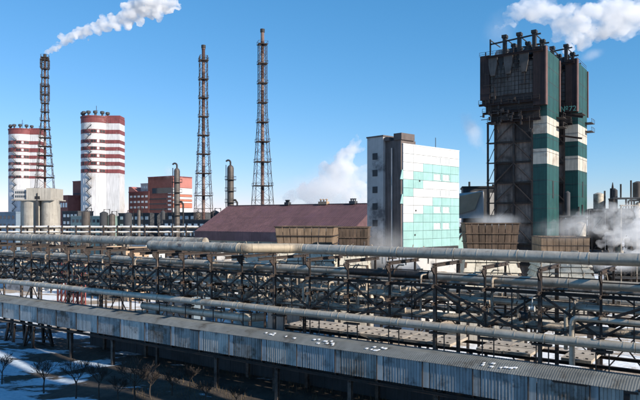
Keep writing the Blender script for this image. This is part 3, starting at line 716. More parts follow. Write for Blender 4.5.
# ------------------------------------------------------------------ concrete silos
def silos():
    D = 200; s = D/622
    root = thing('concrete_silos', 'group of weathered concrete silos with a boxy house on top, far left', 'silo', (0, 0, 0))
    zt = zy(200, D)
    for (x, y, r) in ((32.5, D, 3.0), (50.5, D, 2.1+.55), (22, D+5, 2.6), (44, D+6, 2.6)):
        X = px(x, D)
        m = MB(); m.path([(X, y, -1), (X, y, zt)], r, 32)
        for k in range(9): m.path([(X, y, 3+k*2.6), (X, y, 3.12+k*2.6)], r+.035, 32)
        m.build('silo', conc, root)
    for (x0, x1) in ((24, 37.5), (37.7, 52)): pass
    MB().box(px(18, D), px(31, D), D-2.5, D+6, zt, zy(190, D)).build('top_house', greyb, root)
    MB().box(px(31, D)+.01, px(55, D), D-3.2, D+6.5, zt, zy(188.5, D)).build('top_house', conc, root)
    MB().box(px(17, D), px(57, D), D-3.4, D+7, zt-.25, zt+.1).build('roof_slab', conc, root)
    for i in range(6):
        for j in range(2):
            x = px(19.2+i*2.0, D); MB().box(x, x+.42, D-2.56, D-2.4, zt+.7+j*1.3, zt+1.4+j*1.3).build('window', glass, root)
    x = px(42, D); MB().box(x-.8, x+.8, D-3.3, D-3.15, zt+.1, zt+1.1).box(x-.1, x+.1, D-3.5, D-3.2, zt+.1, zt+2.1).build('hoist', black, root)
    MB().box(px(42, D)-.25, px(42, D)+.25, D-3.6, D-2.9, -1, zt).build('drop_duct', darkwall, root)
silos()

# ------------------------------------------------------------------ lattice chimneys
def lattice(label, x, D, ytop, ylat, w_top, w_base, zbend, flue_r, nplat, seed, stripes=True):
    r_ = random.Random(seed); zt = zy(ytop, D); zl = zy(ylat, D)
    root = thing('lattice_chimney', label, 'chimney', (px(x, D), D, 0), rad(18))
    def half(z):
        if z > zbend: return w_top/2
        return w_top/2+(w_base-w_top)/2*((zbend-z)/zbend)**1.15
    # levels
    zs = [0.]
    while zs[-1] < zl-1: zs.append(min(zl, zs[-1]+max(3.6, half(zs[-1])*1.55)))
    cs = ((-1,-1),(1,-1),(1,1),(-1,1))
    for c in cs:
        pts = [(c[0]*half(z), c[1]*half(z), z if z > 0 else -1) for z in zs]
        MB().path(pts, .12, 6).build('leg', steel, root)
    for i in range(len(zs)-1):
        a, b = zs[i], zs[i+1]; m = MB()
        for k in range(4):
            p, q = cs[k], cs[(k+1)%4]
            A0 = Vector((p[0]*half(a), p[1]*half(a), a)); A1 = Vector((q[0]*half(a), q[1]*half(a), a))
            B0 = Vector((p[0]*half(b), p[1]*half(b), b)); B1 = Vector((q[0]*half(b), q[1]*half(b), b))
            m.beam(A0, B1, .085); m.beam(A1, B0, .085); m.beam(B0, B1, .11)
        m.build('lattice_bay', steel, root)
        if nplat and i % nplat == 0 and i > 0:
            h = half(b)+.35; m = MB(); m.box(-h, h, -h, h, b, b+.16)
            for (x0, y0, x1, y1) in ((-h,-h,h,-h),(h,-h,h,h),(h,h,-h,h),(-h,h,-h,-h)):
                m.beam((x0,y0,b+1.1), (x1,y1,b+1.1), .08); m.beam((x0,y0,b), (x0,y0,b+1.1), .08); m.beam(((x0+x1)/2,(y0+y1)/2,b), ((x0+x1)/2,(y0+y1)/2,b+1.1), .08)
            m.build('platform', steel, root)
    seg = 4.5; z = 0; k = 0
    while z < zt:
        z2 = min(zt, z+seg); m_ = [flueA, flueB][k % 2 if stripes and z > 14 else 0]
        MB().path([(0,0,z if z else -1), (0,0,z2-.12)], flue_r, 14).path([(0,0,z2-.16), (0,0,z2)], flue_r+.12, 14).build('flue_section', m_, root); z = z2; k += 1
    MB().path([(0,0,zt-.9), (0,0,zt+.3)], flue_r+.22, 14).build('flue_cap', black, root)
    return root
flueA = mat('rusty_flue', (.075, .034, .028), .8, 0, .4, .6, streak=.3)
flueB = mat('pale_flue', (.20, .13, .11), .8, 0, .35, .6, streak=.3)
lattice('leftmost lattice chimney, trailing a plume of white steam to the right', 45, 260, 55, 58, 2.4, 12.5, 66, .42, 1, 1)
lattice('middle lattice chimney, with striped flue, above the left end of the purple roof', 203.5, 240, 46, 56, 2.9, 8.8, 62, .62, 2, 2)
lattice('tallest lattice chimney, rising behind the middle of the purple roof', 262.5, 230, 30, 44, 2.8, 10.2, 62, .62, 2, 3)
# cages high on the leftmost one
r = bpy.data.objects['lattice_chimney']
for (z0, z1) in ((zy(68,260), zy(60,260)), (zy(100,260), zy(85,260))):
    m = MB(); h = 1.7
    for c in ((-h,-h),(0,-h),(h,-h),(h,0),(h,h),(0,h),(-h,h),(-h,0)): m.beam((c[0],c[1],z0), (c[0],c[1],z1), .14)
    for z in (z0, (z0+z1)/2, z1):
        for (a, b_, c, d) in ((-h,-h,h,-h),(h,-h,h,h),(h,h,-h,h),(-h,h,-h,-h)): m.beam((a,b_,z), (c,d,z), .2)
    m.build('service_cage', steel, r)
# small portal at their feet
def column_(label, x, D, ytop, r0, n):
    zt = zy(ytop, D); root = thing('process_column', label, 'column', (px(x, D), D, 0))
    MB().path([(0,0,-1), (0,0,zt-1), (0,0,zt-.4), (0,0,zt)], [r0, r0, r0*.8, r0*.3], 20).build('shell', darkcol, root)
    for k in range(n):
        z = 14+k*(zt-15)/n*1.0+R.uniform(-.2,.2)
        m = MB(); m.path([(0,0,z), (0,0,z+.15)], r0+.75, 16); m.path(arc((0,0,z+1.1), r0+.72, 0, 2*math.pi, (1,0,0), (0,1,0), 16), .05, 5, False)
        for q in range(8): m.beam(((r0+.72)*math.cos(q*.785), (r0+.72)*math.sin(q*.785), z), ((r0+.72)*math.cos(q*.785), (r0+.72)*math.sin(q*.785), z+1.1), .06)
        m.build('platform', black, root)
    m = MB(); m.path([(0,0,zt-.2), (0,0,zt+.8)]+arc((-.7,0,zt+.8), .7, 0, math.pi*.9, (1,0,0), (0,0,1), 6), .28, 8); m.build('vent_bend', black, root)
    MB().path([(r0+.1,-.2,12), (r0+1.1,-.2,12), (r0+1.1,-.2,zt*.68), (r0+.6,-.2,zt*.70), (r0*.5,-.2,zt*.70)], .3, 8).build('side_pipe', black, root)
    MB().beam((-r0-.3,-.6,5), (-r0-.3,-.6,zt), .12).beam((-r0-.3,.0,5), (-r0-.3,.0,zt), .12).build('ladder', black, root)
darkcol = mat('dark_column_metal', (.10, .085, .075), .6, .2, .4, .5, streak=.4)
column_('slim dark column with platforms in front of the banded red building', 177, 200, 168, .95, 6)
column_('slim dark column with platforms between the two right lattice chimneys', 230.5, 195, 165, 1.05, 6)

# ------------------------------------------------------------------ purple roofed shed
def shed():
    u0, u1, v0, vr, v2 = -131.6, -79., 128., 142., 156.; ze, zr = 16.4, 23.9
    root = thing('long_shed', 'long low shed with a steep purple brown sheet roof in the middle distance', 'shed', (0,0,0), TH)
    MB().box(u0+.3, u1-.3, v0+.5, v2-.5, -1, 14.2).build('wall', cream, root)
    n = 17; w = (u1-u0)/n
    def rp(a, b, c, d, t=.12): # panel between (v,z) a->b
        m = MB(); m.hexa([(0.02,a,b),(w-.02,a,b),(w-.02,c,d),(0.02,c,d)], [(0.02,a,b+t),(w-.02,a,b+t),(w-.02,c,d+t),(0.02,c,d+t)])
        nn = 5
        for k in range(nn): 
            x = (k+.5)*w/nn; m.hexa([(x-.04,a,b+t),(x+.04,a,b+t),(x+.04,c,d+t),(x-.04,c,d+t)], [(x-.04,a,b+t+.09),(x+.04,a,b+t+.09),(x+.04,c,d+t+.09),(x-.04,c,d+t+.09)])
        return m
    vm, zm = (v0+vr)/2, (ze+zr)/2
    for i in range(n):
        x = u0+i*w
        place('roof_panel', shared('shed_rp1', lambda: rp(v0, ze, vm, zm)), purple, root, (x, 0, 0))
        place('roof_panel', shared('shed_rp2', lambda: rp(vm, zm+.03, vr, zr)), purple, root, (x, 0, 0))
        place('roof_panel', shared('shed_rp3', lambda: rp(vr, zr, v2, ze)), purple, root, (x, 0, 0))
        place('fascia_panel', shared('shed_fa', lambda: MB().box(.02, w-.02, -.15, .1, 14.0, 16.38)), purple, root, (x, v0, 0))
        if i % 2: place('window', shared('shed_win', lambda: MB().box(.4, w-.3, -.06, .08, 11.3, 13.6)), glass, root, (x, v0+.45, 0))
    for u in (u0+.2, u1-.3):
        MB().add([(u,v0,14),(u,v2,14),(u,v2,ze),(u,vr,zr),(u,v0,ze),(u+.1,v0,14),(u+.1,v2,14),(u+.1,v2,ze),(u+.1,vr,zr),(u+.1,v0,ze)],
             [(0,1,2,3,4),(9,8,7,6,5),(0,5,6,1),(1,6,7,2),(2,7,8,3),(3,8,9,4),(4,9,5,0)]).build('gable_wall', purple, root)
    MB().beam((u0, vr, zr+.2), (u1, vr, zr+.2), .5, .2).build('ridge_cap', purple, root)
    for (u, s_) in ((-96, 1.4), (-86.5, .9), (-108.5, .7)):
        m = MB(); m.box(u-s_, u+s_, vr-.7, vr+.7, zr+.1, zr+.9); 
        for k in range(3): m.path([(u-s_*.7+k*s_*.7, vr, zr+.9), (u-s_*.7+k*s_*.7, vr, zr+1.3), (u-s_*.7+k*s_*.7, vr, zr+1.35), (u-s_*.7+k*s_*.7, vr, zr+1.6)], [.2,.2,.35,.3], 8)
        m.build('roof_vent', darkwall if s_ < 1.4 else tan, root)
shed()

# ------------------------------------------------------------------ turquoise and white tower building
def blue_building():
    L = 20.2; rz = math.atan2(.6817, .7316); d = 9.2
    root = thing('panel_building', 'tall building with a white and turquoise stepped panel side and grey stair tower', 'building', (15.3, 114.4, 2.4), rz); root.scale = (.88, .88, .88)
    MB().box(.05, 20.1, .3, 9, -4.5, -1).box(-.9, 4.8, 4.7, 9.1, -4.5, -1).build('base_wall', greyb, root)
    zt = 35.6; NR = 20; rh = 1.81; cw = L/6
    MB().box(.0, L, .22, d-.1, -1, zt-.1).build('wall', greyb, root)
    pat = ['WWWWWW', 'WWWWWW', 'WWTTTT', 'WTTTTT', 'TTWWWW', 'TWWWWW', 'WWWTTT', 'WWTTTT', 'WTTTTT']
    for r_ in range(12):
        for c in range(6):
            z1 = zt-r_*rh; row = pat[r_] if r_ < len(pat) else 'TTTTTT'
            hasw = c in (3, 4) and r_ % 2 == 1 and r_ < 11
            m_ = whitep if row[c] == 'W' else teal
            key = 'facade_panel_w' if hasw else 'facade_panel'
            def mk(hw=hasw):
                m = MB(); g = .035
                if not hw: return m.box(g, cw-g, 0, .2, -rh+g, -g)
                a, b_ = .45, cw-.45; y0, y1 = -rh+.30, -.22
                return m.box(g, a, 0, .2, -rh+g, -g).box(b_, cw-g, 0, .2, -rh+g, -g).box(a, b_, 0, .2, -rh+g, y0).box(a, b_, 0, .2, y1, -g)
            p_ = place('facade_panel', shared(key, mk), m_, root, (c*cw, 0, z1), 0)
            if hasw:
                o = place('window', shared('pb_win', lambda: MB().box(.45, cw-.45, .10, .18, -rh+.30, -.22)), paleglass, root, (c*cw, 0, z1))
                place('frame', shared('pb_frame', lambda: MB().box(cw/2-.05, cw/2+.05, .03, .1, -rh+.3, -.22).box(.45, cw-.45, .05, .09, -rh*.5-.02, -rh*.5+.03).box(.35, cw-.35, -.06, .0, -rh+.2, -rh+.3)), whitep, o)
    MB().box(-.05, L+.05, -.05, .3, 35.6, 35.85).build('parapet', whitep, root)
    MB().tube((L*.62, 1, 35.5), (L*.62, 1, 38.2), .08, 6).build('roof_mast', black, root)
    # dark base strip and small openings
    MB().box(.5, L-.5, -.12, .2, 13.0, 13.8).build('dark_opening', black, root)
    for (x, z) in ((5.5, 28.2), (4.2, 21.8), (3.9, 16.6)): MB().tube((x, -.06, z), (x, .05, z), .22, 10).build('wall_vent', black, root)
    # stair tower on the left face
    st = MB().box(-1.1, 5, 4.6, d, -1, 37.6).build('stair_tower', greyb, root)
    MB().box(-1.25, 5.15, 4.45, d+.15, 37.6, 37.9).build('coping', greybd, st)
    for z in (34.2, 30.6, 27.0, 23.4, 19.8):
        o = MB().box(-1.16, -1.02, 6.2, 7.6, z-1.4, z).build('window', darkpane, st)
    MB().box(-.35, 4.5, .32, 4.58, -1, 36.6).build('lift_shaft', greybd, root)
    MB().box(-.6, 3.8, .0, 2.1, 36.6, 38.0).build('shaft_head', greybd, root)
    MB().box(-.9, 3.5, 3.2, 4.4, 36.6, 37.4).build('shaft_head', greybd, root)
    MB().tube((-.6, 2.6, 0), (-.6, 2.6, 35), .16, 8).build('downpipe', greyb, root)
    # bent flashing at the panel edge
    m = MB()
    for z in (29.2, 24.1): m.hexa([(-.9,.05,z-.9),(0,.05,z-.9),(0,.2,z-.9),(-.9,.2,z-.9)], [(-.3,.05,z+1.1),(0,.05,z+1.1),(0,.2,z+1.1),(-.3,.2,z+1.1)])
    m.build('edge_flashing', teal, root)
    # low annex to the right
    a = thing('annex', 'low turquoise annex with a dark frame between panel building and cooling tower', 'building', (px(447, 146), 146, 0), rz-rad(25))
    MB().box(0, 9, 0, 6, -1, zy(234, 146)).build('wall', teal, a)
    MB().beam((2,-.3,zy(246,146)), (4.2,-.3,zy(232,146)), .25).beam((4.2,-.3,zy(232,146)), (6.5,-.3,zy(246,146)), .25).build('a_frame', black, a)
    for q in range(5): MB().box(5.2+q*.7, 5.5+q*.7, -.08, .05, 15, 15.4).build('vent_hole', black, a)
blue_building()

# ------------------------------------------------------------------ grey hall behind, hood shaped roof
def hall():
    D = 185
    root = thing('grey_hall', 'dark grey hall with a tilted hood roof between the panel building and the green towers', 'building', (px(463, D), D, 0), TH*.3)
    zt = zy(188, D)
    MB().box(0, 13, 0, 12, -1, zt).build('wall', darkwall, root)
    MB().box(-.3, 13.3, -.3, 12.3, zt, zt+.5).build('roof', black, root)
    MB().hexa([(-2,-6,zt-9),(5.5,-6,zt-9),(5.5,0,zt-9),(-2,0,zt-9)], [(-1.2,-4.5,zt-2.6),(5.2,-4.5,zt-1.2),(6,0,zt-.8),(-1.2,0,zt-1.6)]).build('hood', greyb, root)
    MB().hexa([(-1.9,-6.4,zt-8),(2.9,-6.4,zt-6.5),(4.9,-5.2,zt-1.4),(-1.2,-5.0,zt-2.7)], [(-1.9,-6.2,zt-8),(2.9,-6.2,zt-6.5),(4.9,-4.7,zt-1.3),(-1.2,-4.6,zt-2.5)]).build('hood_cover', tan, root)
    for i in range(4): MB().box(6+i*1.7, 7.3+i*1.7, -.1, .05, zt-8, zt-1.5).build('sheet_panel', greyb if i % 2 else darkwall, root)
    MB().box(-1, 2.2, -6.6, -6.1, zt-15, zt-11).box(-.2,.5,-6.8,-6.6,zt-14,zt-13).build('door', black, root)
    MB().tube((2,3,zt), (2,3,zt+2), .3, 8).tube((9,3,zt), (9,3,zt+1.2), .4, 8).build('roof_vent', black, root)
hall()

# ------------------------------------------------------------------ green and white process towers
def green_tower(label, X, Y, ztop, zb1, tlab, withletters):
    """local x=U, y=V ; right-front corner of the column at origin; everything extends to -x"""
    root = thing('process_tower', label, 'tower', (X, Y, 0), TH)
    cw, cd = 3.1, 10.6
    s = Y/622
    segs = tlab
    for (a, b, m) in segs:
        MB().box(-cw, 0, 0, cd, a if a > 0 else -1, b-.03).build('column_segment', m, root)
    # vertical seams on the column
    for y in (3.5, 7.0): MB().box(.0, .05, y-.05, y+.05, 0, zb1-12).build('seam_strip', green, root)
    MB().box(.0, .10, 4.6, 5.6, zb1-6.2, zb1-2.2).build('window', black, root)
    m = MB()
    for q in range(1, int(ztop/3.2)): m.box(.0, .035, .05, cd-.05, q*3.2, q*3.2+.07).box(-cw, -.0, -.035, 0, q*3.2, q*3.2+.07)
    for y in (1.8, 5.3, 8.8): m.box(.0, .03, y-.03, y+.03, 0, ztop-.5)
    o_ = m.build('sheet_seams', darkwall, root); o_['kind'] = 'stuff'
    # steel-framed body to the left
    x0, x1, d = -11.9, -cw-.05, cd
    zh = ztop-15.5      # underside of the head
    n = 9; hh = zh/n
    for i in range(n):
        for q in range(2):
            w2 = (x1-x0)/2
            place('wall_panel', shared(('wall_panel', round(hh,3)), lambda: MB().box(.06, w2-.06, 0, .25, .06, hh-.06)), bodyp if (i+q) % 3 else rustpanel, root, (x0+q*w2, .55, i*hh))
    MB().box(x0+.2, x1-.1, .85, d-.2, -1, zh).build('core', rustpanel, root)
    for x in (x0, (x0+x1)/2, x1-.2):
        MB().ibeam((x, .2, -1), (x, .2, zh), .45, .45).build('frame_column', steel, root)
    MB().ibeam((x0-1.9, .5, -1), (x0-1.9, .5, zh), .4, .4).ibeam((x0-1.9, d-1, -1), (x0-1.9, d-1, zh), .4, .4).build('outer_column', steel, root)
    for i in range(n+1):
        z = i*hh
        MB().ibeam((x0, .1, z), (x1, .1, z), .35, .4).build('floor_beam', steel, root)
        MB().beam((x0-1.9, .5, z), (x0, .5, z), .2).beam((x0-1.9, .5, z), (x0, .5, min(zh, z+hh*.9)), .13).box(x0-2.3, x0, .2, 3, z+.1, z+.18).build('landing', steel, root)
        if i < n:
            xm = (x0+x1)/2
            for (a, b_) in ((x0, xm), (x1-.2, xm)):
                MB().beam((a, .0, z+.2), (b_, .0, z+hh-.2), .22, .24).build('diagonal_brace', steel, root)
    # stepped corbel under the head
    for k, (xx, dz) in enumerate(((-12.8, 0), (-13.9, 2.2), (-14.7, 4.2))):
        MB().box(xx, -1.6-.5*k*0, -.3-.35*k, d+.2, zh+dz, zh+dz+(2.1 if k < 2 else 11.3-2)).build('head_step', rustpanel, root)
        MB().ibeam((xx-.6, -.7-.35*k, zh+dz), (-1.2, -.7-.35*k, zh+dz), .5, .5).build('walkway_beam', redpanel, root)
        m = MB()
        for z in (.55, 1.1): m.beam((xx-.6, -1.0-.35*k, zh+dz+z), (-1.2, -1.0-.35*k, zh+dz+z), .07)
        for q in range(9): m.beam((xx-.6+q*(-xx-.6)/8, -1.0-.35*k, zh+dz), (xx-.6+q*(-xx-.6)/8, -1.0-.35*k, zh+dz+1.1), .07)
        m.build('walkway_rail', steel, root)
    hz = zh+6.0; ht = ztop-.3
    for c in range(12):
        for r_ in range(7):
            w3 = 9.8/12
            place('head_panel', shared(('head_panel', round(ht-hz, 2)), lambda: MB().box(.05, w3-.05, 0, .16, .05, (ht-hz)/7*.78-.05)), greypanel, root, (-12.6+c*w3, -1.2, hz+r_*(ht-hz)/7*.78))
    MB().box(-15.0, -12.7, -1.5, d, hz-.6, ht+.6).build('red_end_panel', redpanel, root)
    MB().box(-2.7, -.12, -1.5, 0-.02, hz-3, ht+.9).build('red_end_panel', redpanel, root)
    for k in range(3):
        x = -11.9+k*3.6
        m = MB(); m.hexa([(x-.5,-1.75,ht-4.4),(x+.5,-1.75,ht-4.4),(x+.5,-1.25,ht-4.4),(x-.5,-1.25,ht-4.4)], [(x-1.0,-1.75,ht-1.8),(x+1.0,-1.75,ht-1.8),(x+1.0,-1.25,ht-1.8),(x-1.0,-1.25,ht-1.8)])
        m.box(x-1.0, x+1.0, -1.75, -1.25, ht-1.8, ht); m.build('hopper', greypanel, root)
        if k < 2:
            x += 1.8; MB().add([(x-.8,-1.3,ht),(x+.8,-1.3,ht),(x,-1.3,ht-4),(x-.8,-1.24,ht),(x+.8,-1.24,ht),(x,-1.24,ht-4)], [(0,1,2),(5,4,3),(0,3,4,1),(1,4,5,2),(2,5,3,0)]).build('dark_notch', black, root)
    MB().ibeam((-13.5, -1.9, ht), (-.5, -1.9, ht), .5, .45).build('roof_beam', redpanel, root)
    # rooftop: fan drums, stacks and portal frame
    for k in range(3):
        x = -11.4+k*3.4
        MB().path([(x, 2, ht), (x, 2, ht+1.2), (x, 2, ht+2.2), (x, 2, ht+2.4)], [1.3, 1.3, .9, .3], 14).build('roof_drum', darkwall if k else greyb, root)
        MB().path([(x, 5.5, ht), (x, 5.5, ht+3), (x, 5.5, ht+3.3)], [1.1, 1.1, .7], 14).build('roof_drum', darkwall, root)
        MB().box(x+1.2, x+1.95, .3, 1.3, ht, ht+4.9).box(x+1.0, x+2.15, .1, 1.5, ht+4.6, ht+5.3).build('exhaust_stack', black, root)
        MB().box(x+1.2, x+1.95, 7.3, 8.3, ht, ht+4.4).box(x+1.0, x+2.15, 7.1, 8.5, ht+4.1, ht+4.8).build('exhaust_stack', black, root)
    m = MB().beam((-13.2, .5, ht+3.6), (-1.5, .5, ht+4.3), .3).beam((-13.2, .5, ht), (-13.2, .5, ht+4.8), .3).beam((-13.2, 7.7, ht+3.6), (-1.5, 7.7, ht+3.9), .3)
    for q in range(4): m.beam((-13.2+q*3.4, .5, ht+4.6), (-13.2+q*3.4, 7.7, ht+4.6), .18)
    m.build('portal_frame', black, root)
    m = MB()
    for q in range(10): m.beam((-15+q*1.6, -1.9, ht+.3), (-15+q*1.6, -1.9, ht+1.3), .06); 
    for z in (.8, 1.3): m.beam((-15, -1.9, ht+z), (-.3, -1.9, ht+z), .06); m.beam((-.1, -1.9, ht+z), (-.1, d, ht+z), .06)
    m.build('roof_rail', steel, root)
    rr_ = random.Random(int(ztop*10)); m = MB()
    for q in range(46):
        x = rr_.uniform(-14.5, -.5); y = rr_.uniform(.2, d-.5); h = rr_.uniform(.4, 3.2)
        if rr_.random() < .5: m.beam((x, y, ht), (x+rr_.uniform(-.3,.3), y, ht+h), rr_.uniform(.12, .5))
        else: m.beam((x, y, ht+h), (x+rr_.uniform(-2.5, 2.5), y+rr_.uniform(-1.5,1.5), ht+h+rr_.uniform(-.3,.3)), rr_.uniform(.12, .3))
    o_ = m.build('roof_pipework', black, root); o_['kind'] = 'stuff'
    m = MB()
    for q in range(60):
        x = rr_.uniform(-15, -3); z = rr_.uniform(zh-3, ht-1)
        if rr_.random() < .5: m.beam((x, -1.45, z), (x, -1.45, z+rr_.uniform(1, 3.5)), .12)
        else: m.beam((max(-15,x-2), -1.5, z), (x, -1.5, z), .14)
        if z < hz: m.box(x-.2, x+.2, -1.6, -1.2, z-.3, z+rr_.uniform(.2,.6))
    o_ = m.build('wall_pipework', steel, root); o_['kind'] = 'stuff'
    # pink edge strip
    MB().box(-.10, .16, -1.55, -.02, hz-3, ht+.9).build('edge_strip', pinkm, root)
    MB().box(-.05, .25, cd+.03, cd+.8, hz-3, ht).build('edge_strip', pinkm, root)
    # side platforms at the right
    for z in (zh-1, zh+1.2):
        m = MB().box(-.2, 1.6, cd-2.5, cd+1.4, z, z+.15); 
        for (a, b_) in ((1.6, cd-2.5), (1.6, cd+1.4), (1.6, cd-.6)): m.beam((a, b_, z), (a, b_, z+1.1), .07)
        m.beam((1.6, cd-2.5, z+1.1), (1.6, cd+1.4, z+1.1), .07); m.build('side_platform', steel, root)
        if z > zh: break
    return root
pinkm = mat('faded_pink_strip', (.13, .07, .06), .8, 0, .25, .5)
s1 = 140/622
X1, Y1 = px(547, 140), 140
def zA(y): return H+(219-y)*140/622
gt1 = green_tower('nearer green and white banded process tower with a dark overhanging head, crowned by stacks', X1, Y1, zA(49.5), zA(170),
  [(0, zA(163.5), green), (zA(163.5), zA(148), towerwhite), (zA(148), zA(133), green), (zA(133), zA(115.5), towerwhite), (zA(115.5), zA(49), green)], True)
D2 = 156
def zB(y): return H+(219-y)*D2/622
gt2 = green_tower('farther green and white banded process tower, standing right behind the nearer one', px(578, D2), D2, zB(62), zB(172),
  [(0, zB(170), green), (zB(170), zB(155.5), towerwhite), (zB(155.5), zB(141), green), (zB(141), zB(124), towerwhite), (zB(124), zB(62), green)], False)
# bridge between them with letters
def bridge():
    z = zA(107.5)
    root = thing('link_bridge', 'dark steel bridge between the two green towers carrying pale green characters', 'bridge', (X1, Y1, 0), TH)
    MB().ibeam((.4, 10.8, z), (5.4, 10.8, z-1.2), .5, .5).build('beam', redpanel, root)
    MB().ibeam((.4, 10.8, z-5.2), (5.2, 10.8, z-6.2), .4, .4).build('beam', redpanel, root)
    MB().box(.4, 5.2, 11.0, 15, z-.3, z-.1).build('deck', steel, root)
    me = mark('№72', 0,0,0, 1.75, letterm, '')
    o = place('sign_characters', me, letterm, root, (.35, 10.6, z+.45))
bridge()

# ------------------------------------------------------------------ wooden cooling towers
def cooling(label, x0, x1, ytop, D, dep, m_top, zt_w, shrink=.9):
    s = D/622; w = (x1-x0)*s; zt = zy(ytop, D); z1 = zt-4.6; z2 = 6.5
    root = thing('cooling_tower', label, 'cooling tower', (px((x0+x1)/2, D), D+dep/2, 0), rad(-8))
    a, b = w/2, dep/2; k = shrink
    def face_boards(n, A, B, zt_, zb_, kt, kb, m, nm, t=.14, step=None):
        for f in range(4):
            for i in range(n):
                f0, f1 = -1+2*i/n+.012, -1+2*(i+1)/n-.012
                def P(fr, kk, z, out):
                    if f == 0: return (fr*A*kk, -B*kk-out, z)
                    if f == 1: return (A*kk+out, fr*B*kk, z)
                    if f == 2: return (-fr*A*kk, B*kk+out, z)
                    return (-A*kk-out, -fr*B*kk, z)
                o_ = R.uniform(0, .03)
                MB().hexa([P(f0,kb,zb_,o_), P(f1,kb,zb_,o_), P(f1,kb,zb_,o_-t), P(f0,kb,zb_,o_-t)], [P(f0,kt,zt_,o_), P(f1,kt,zt_,o_), P(f1,kt,zt_,o_-t), P(f0,kt,zt_,o_-t)]).build(nm, m, root)
    face_boards(8, a, b, zt, z1, 1.0, k, m_top, 'board_panel')
    m = MB()
    for (z, kk) in ((zt-.05, 1.0), (zt-1.7, .967), (zt-3.2, .934), (z1, k)):
        A, B = a*kk+.09, b*kk+.09
        for (p, q) in (((-A,-B),(A,-B)), ((A,-B),(A,B)), ((A,B),(-A,B)), ((-A,B),(-A,-B))): m.beam((*p, z), (*q, z), .16)
    m.build('timber_waling', wood if m_top is wood else steel, root)
    # louvred skirt, flaring outwards
    n = 5
    for j in range(n):
        zA_, zB_ = z1-.2-j*(z1-z2)/n, z1-.2-(j+1)*(z1-z2)/n+.15
        kA = k+.03+.22*j/n; kB = kA+.22/n+.05
        face_boards(5, a, b, zA_, zB_, kA, kB, cream, 'louvre', .08)
    for sx in (-1, 1):
        for sy in (-1, 1):
            MB().beam((sx*a*k, sy*b*k, z1), (sx*a*(k+.27), sy*b*(k+.27), z2-.5), .35).build('corner_post', wood, root)
    q = k+.30
    MB().box(-a*q, a*q, -b*q, b*q, -1, z2-.3).build('basin', conc, root)
    MB().box(-a*k*.96, a*k*.96, -b*k*.96, b*k*.96, z2-.25, z1-1).build('fill_pack', darkwall, root)
    MB().path([(0,0,zt-1.6), (0,0,zt-.5)], min(a, b)*.8, 24).build('fan_ring', darkwall, root)
    MB().box(-a*.98, a*.98, -b*.98, b*.98, zt-1.7, zt-1.6).build('deck', wood, root)
cooling('leftmost wooden cooling tower with pale tan boarded sides, in front of the purple roof', 278, 338, 226.5, 112, 10, woodl, 0)
cooling('brown boarded cooling tower in front of the nearer green tower', 469, 522, 223, 100, 8, wood, 0)
cooling('pale boarded cooling tower in front of the green tower bases, farthest right', 545, 592, 237, 120, 9, woodl, 0, .97)
cooling('brown boarded cooling tower behind the leftmost one, below the grey stair tower', 341, 371, 227, 101, 7, wood, 0)

# ------------------------------------------------------------------ structures in the steam, far right
def plant_frame(label, x, D, w, d, zt, nx, nz, seed):
    r_ = random.Random(seed)
    root = thing('process_plant', label, 'steel frame', (px(x, D), D, 0), TH*.5)
    for i in range(nx+1):
        for y in (0, d): MB().beam((i*w/nx, y, -1), (i*w/nx, y, zt), .35).build('column', steel, root)
    for k in range(nz+1):
        z = zt*(k+1)/(nz+1)
        MB().box(-.3, w+.3, -.3, d+.3, z-.15, z+.1).build('floor', darkwall, root)
        for i in range(nx):
            if r_.random() < .75:
                xx = (i+.5)*w/nx; rr = r_.uniform(.5, min(1.4, w/nx*.42)); h = zt/(nz+1)*r_.uniform(.5, .9)
                MB().path([(xx, d*.4, z+.1), (xx, d*.4, z+h), (xx, d*.4, z+h+.4)], [rr, rr, rr*.3], 12).build('vessel', r_.choice((darkwall, darkcol, clad2)), root)
    for k in range(nz+1):
        for i in range(nx):
            if r_.random() < .72: MB().box(i*w/nx+.2, (i+1)*w/nx-.2, d-.5, d-.3, zt*k/(nz+1)+.15, zt*(k+1)/(nz+1)-.2).build('wall_sheet', r_.choice((darkwall, rustpanel, black)), root)
            MB().beam((i*w/nx, -.1, zt*k/(nz+1)), ((i+1)*w/nx, -.1, zt*(k+1)/(nz+1)), .14).build('brace', black, root)
    for k in range(3):
        xx = r_.uniform(0, w); MB().path([(xx, 0, zt), (xx, 0, zt+r_.uniform(1.5, 5))], .22, 8).build('vent_stack', black, root)
plant_frame('crowded dark process frame with vessels, right of the farther green tower', 592, 165, 12, 8, zy(209, 165), 3, 3, 5)
plant_frame('dark process frame half hidden in steam near the right edge', 614, 158, 8, 8, zy(198, 158), 2, 4, 6)
plant_frame('process frame rising at the extreme right edge behind the steam', 634, 160, 9, 8, zy(200, 160), 2, 4, 8)
plant_frame('low dark process frame between the two green towers and the pale cooling tower', 548, 150, 9, 6, zy(216, 150), 3, 2, 9)
r = thing('pipe_portal', 'pale goal shaped pipe portal between the right edge process frames', 'portal', (px(621, 150), 150, 0))
MB().beam((0,0,-1), (0,0,zy(206,150)), .25).beam((3.8,0,-1), (3.8,0,zy(206,150)), .25).build('post', smallp, r)
MB().beam((-.3,0,zy(205.5,150)), (4.3,0,zy(205.5,150)), .3).build('crossbar', smallp, r)
tag(MB().path([(0,0,-1),(0,0,zy(188,170))], [.9,.7], 10).path([(0,0,zy(196,170)),(0,0,zy(188,170)),(0,0,zy(182,170))], [.7,.35,.1], 8).build('pointed_stack', black, None, (px(616,170), 172, 0)), 'small pointed dark stack rising from the steam near the right edge', 'stack')

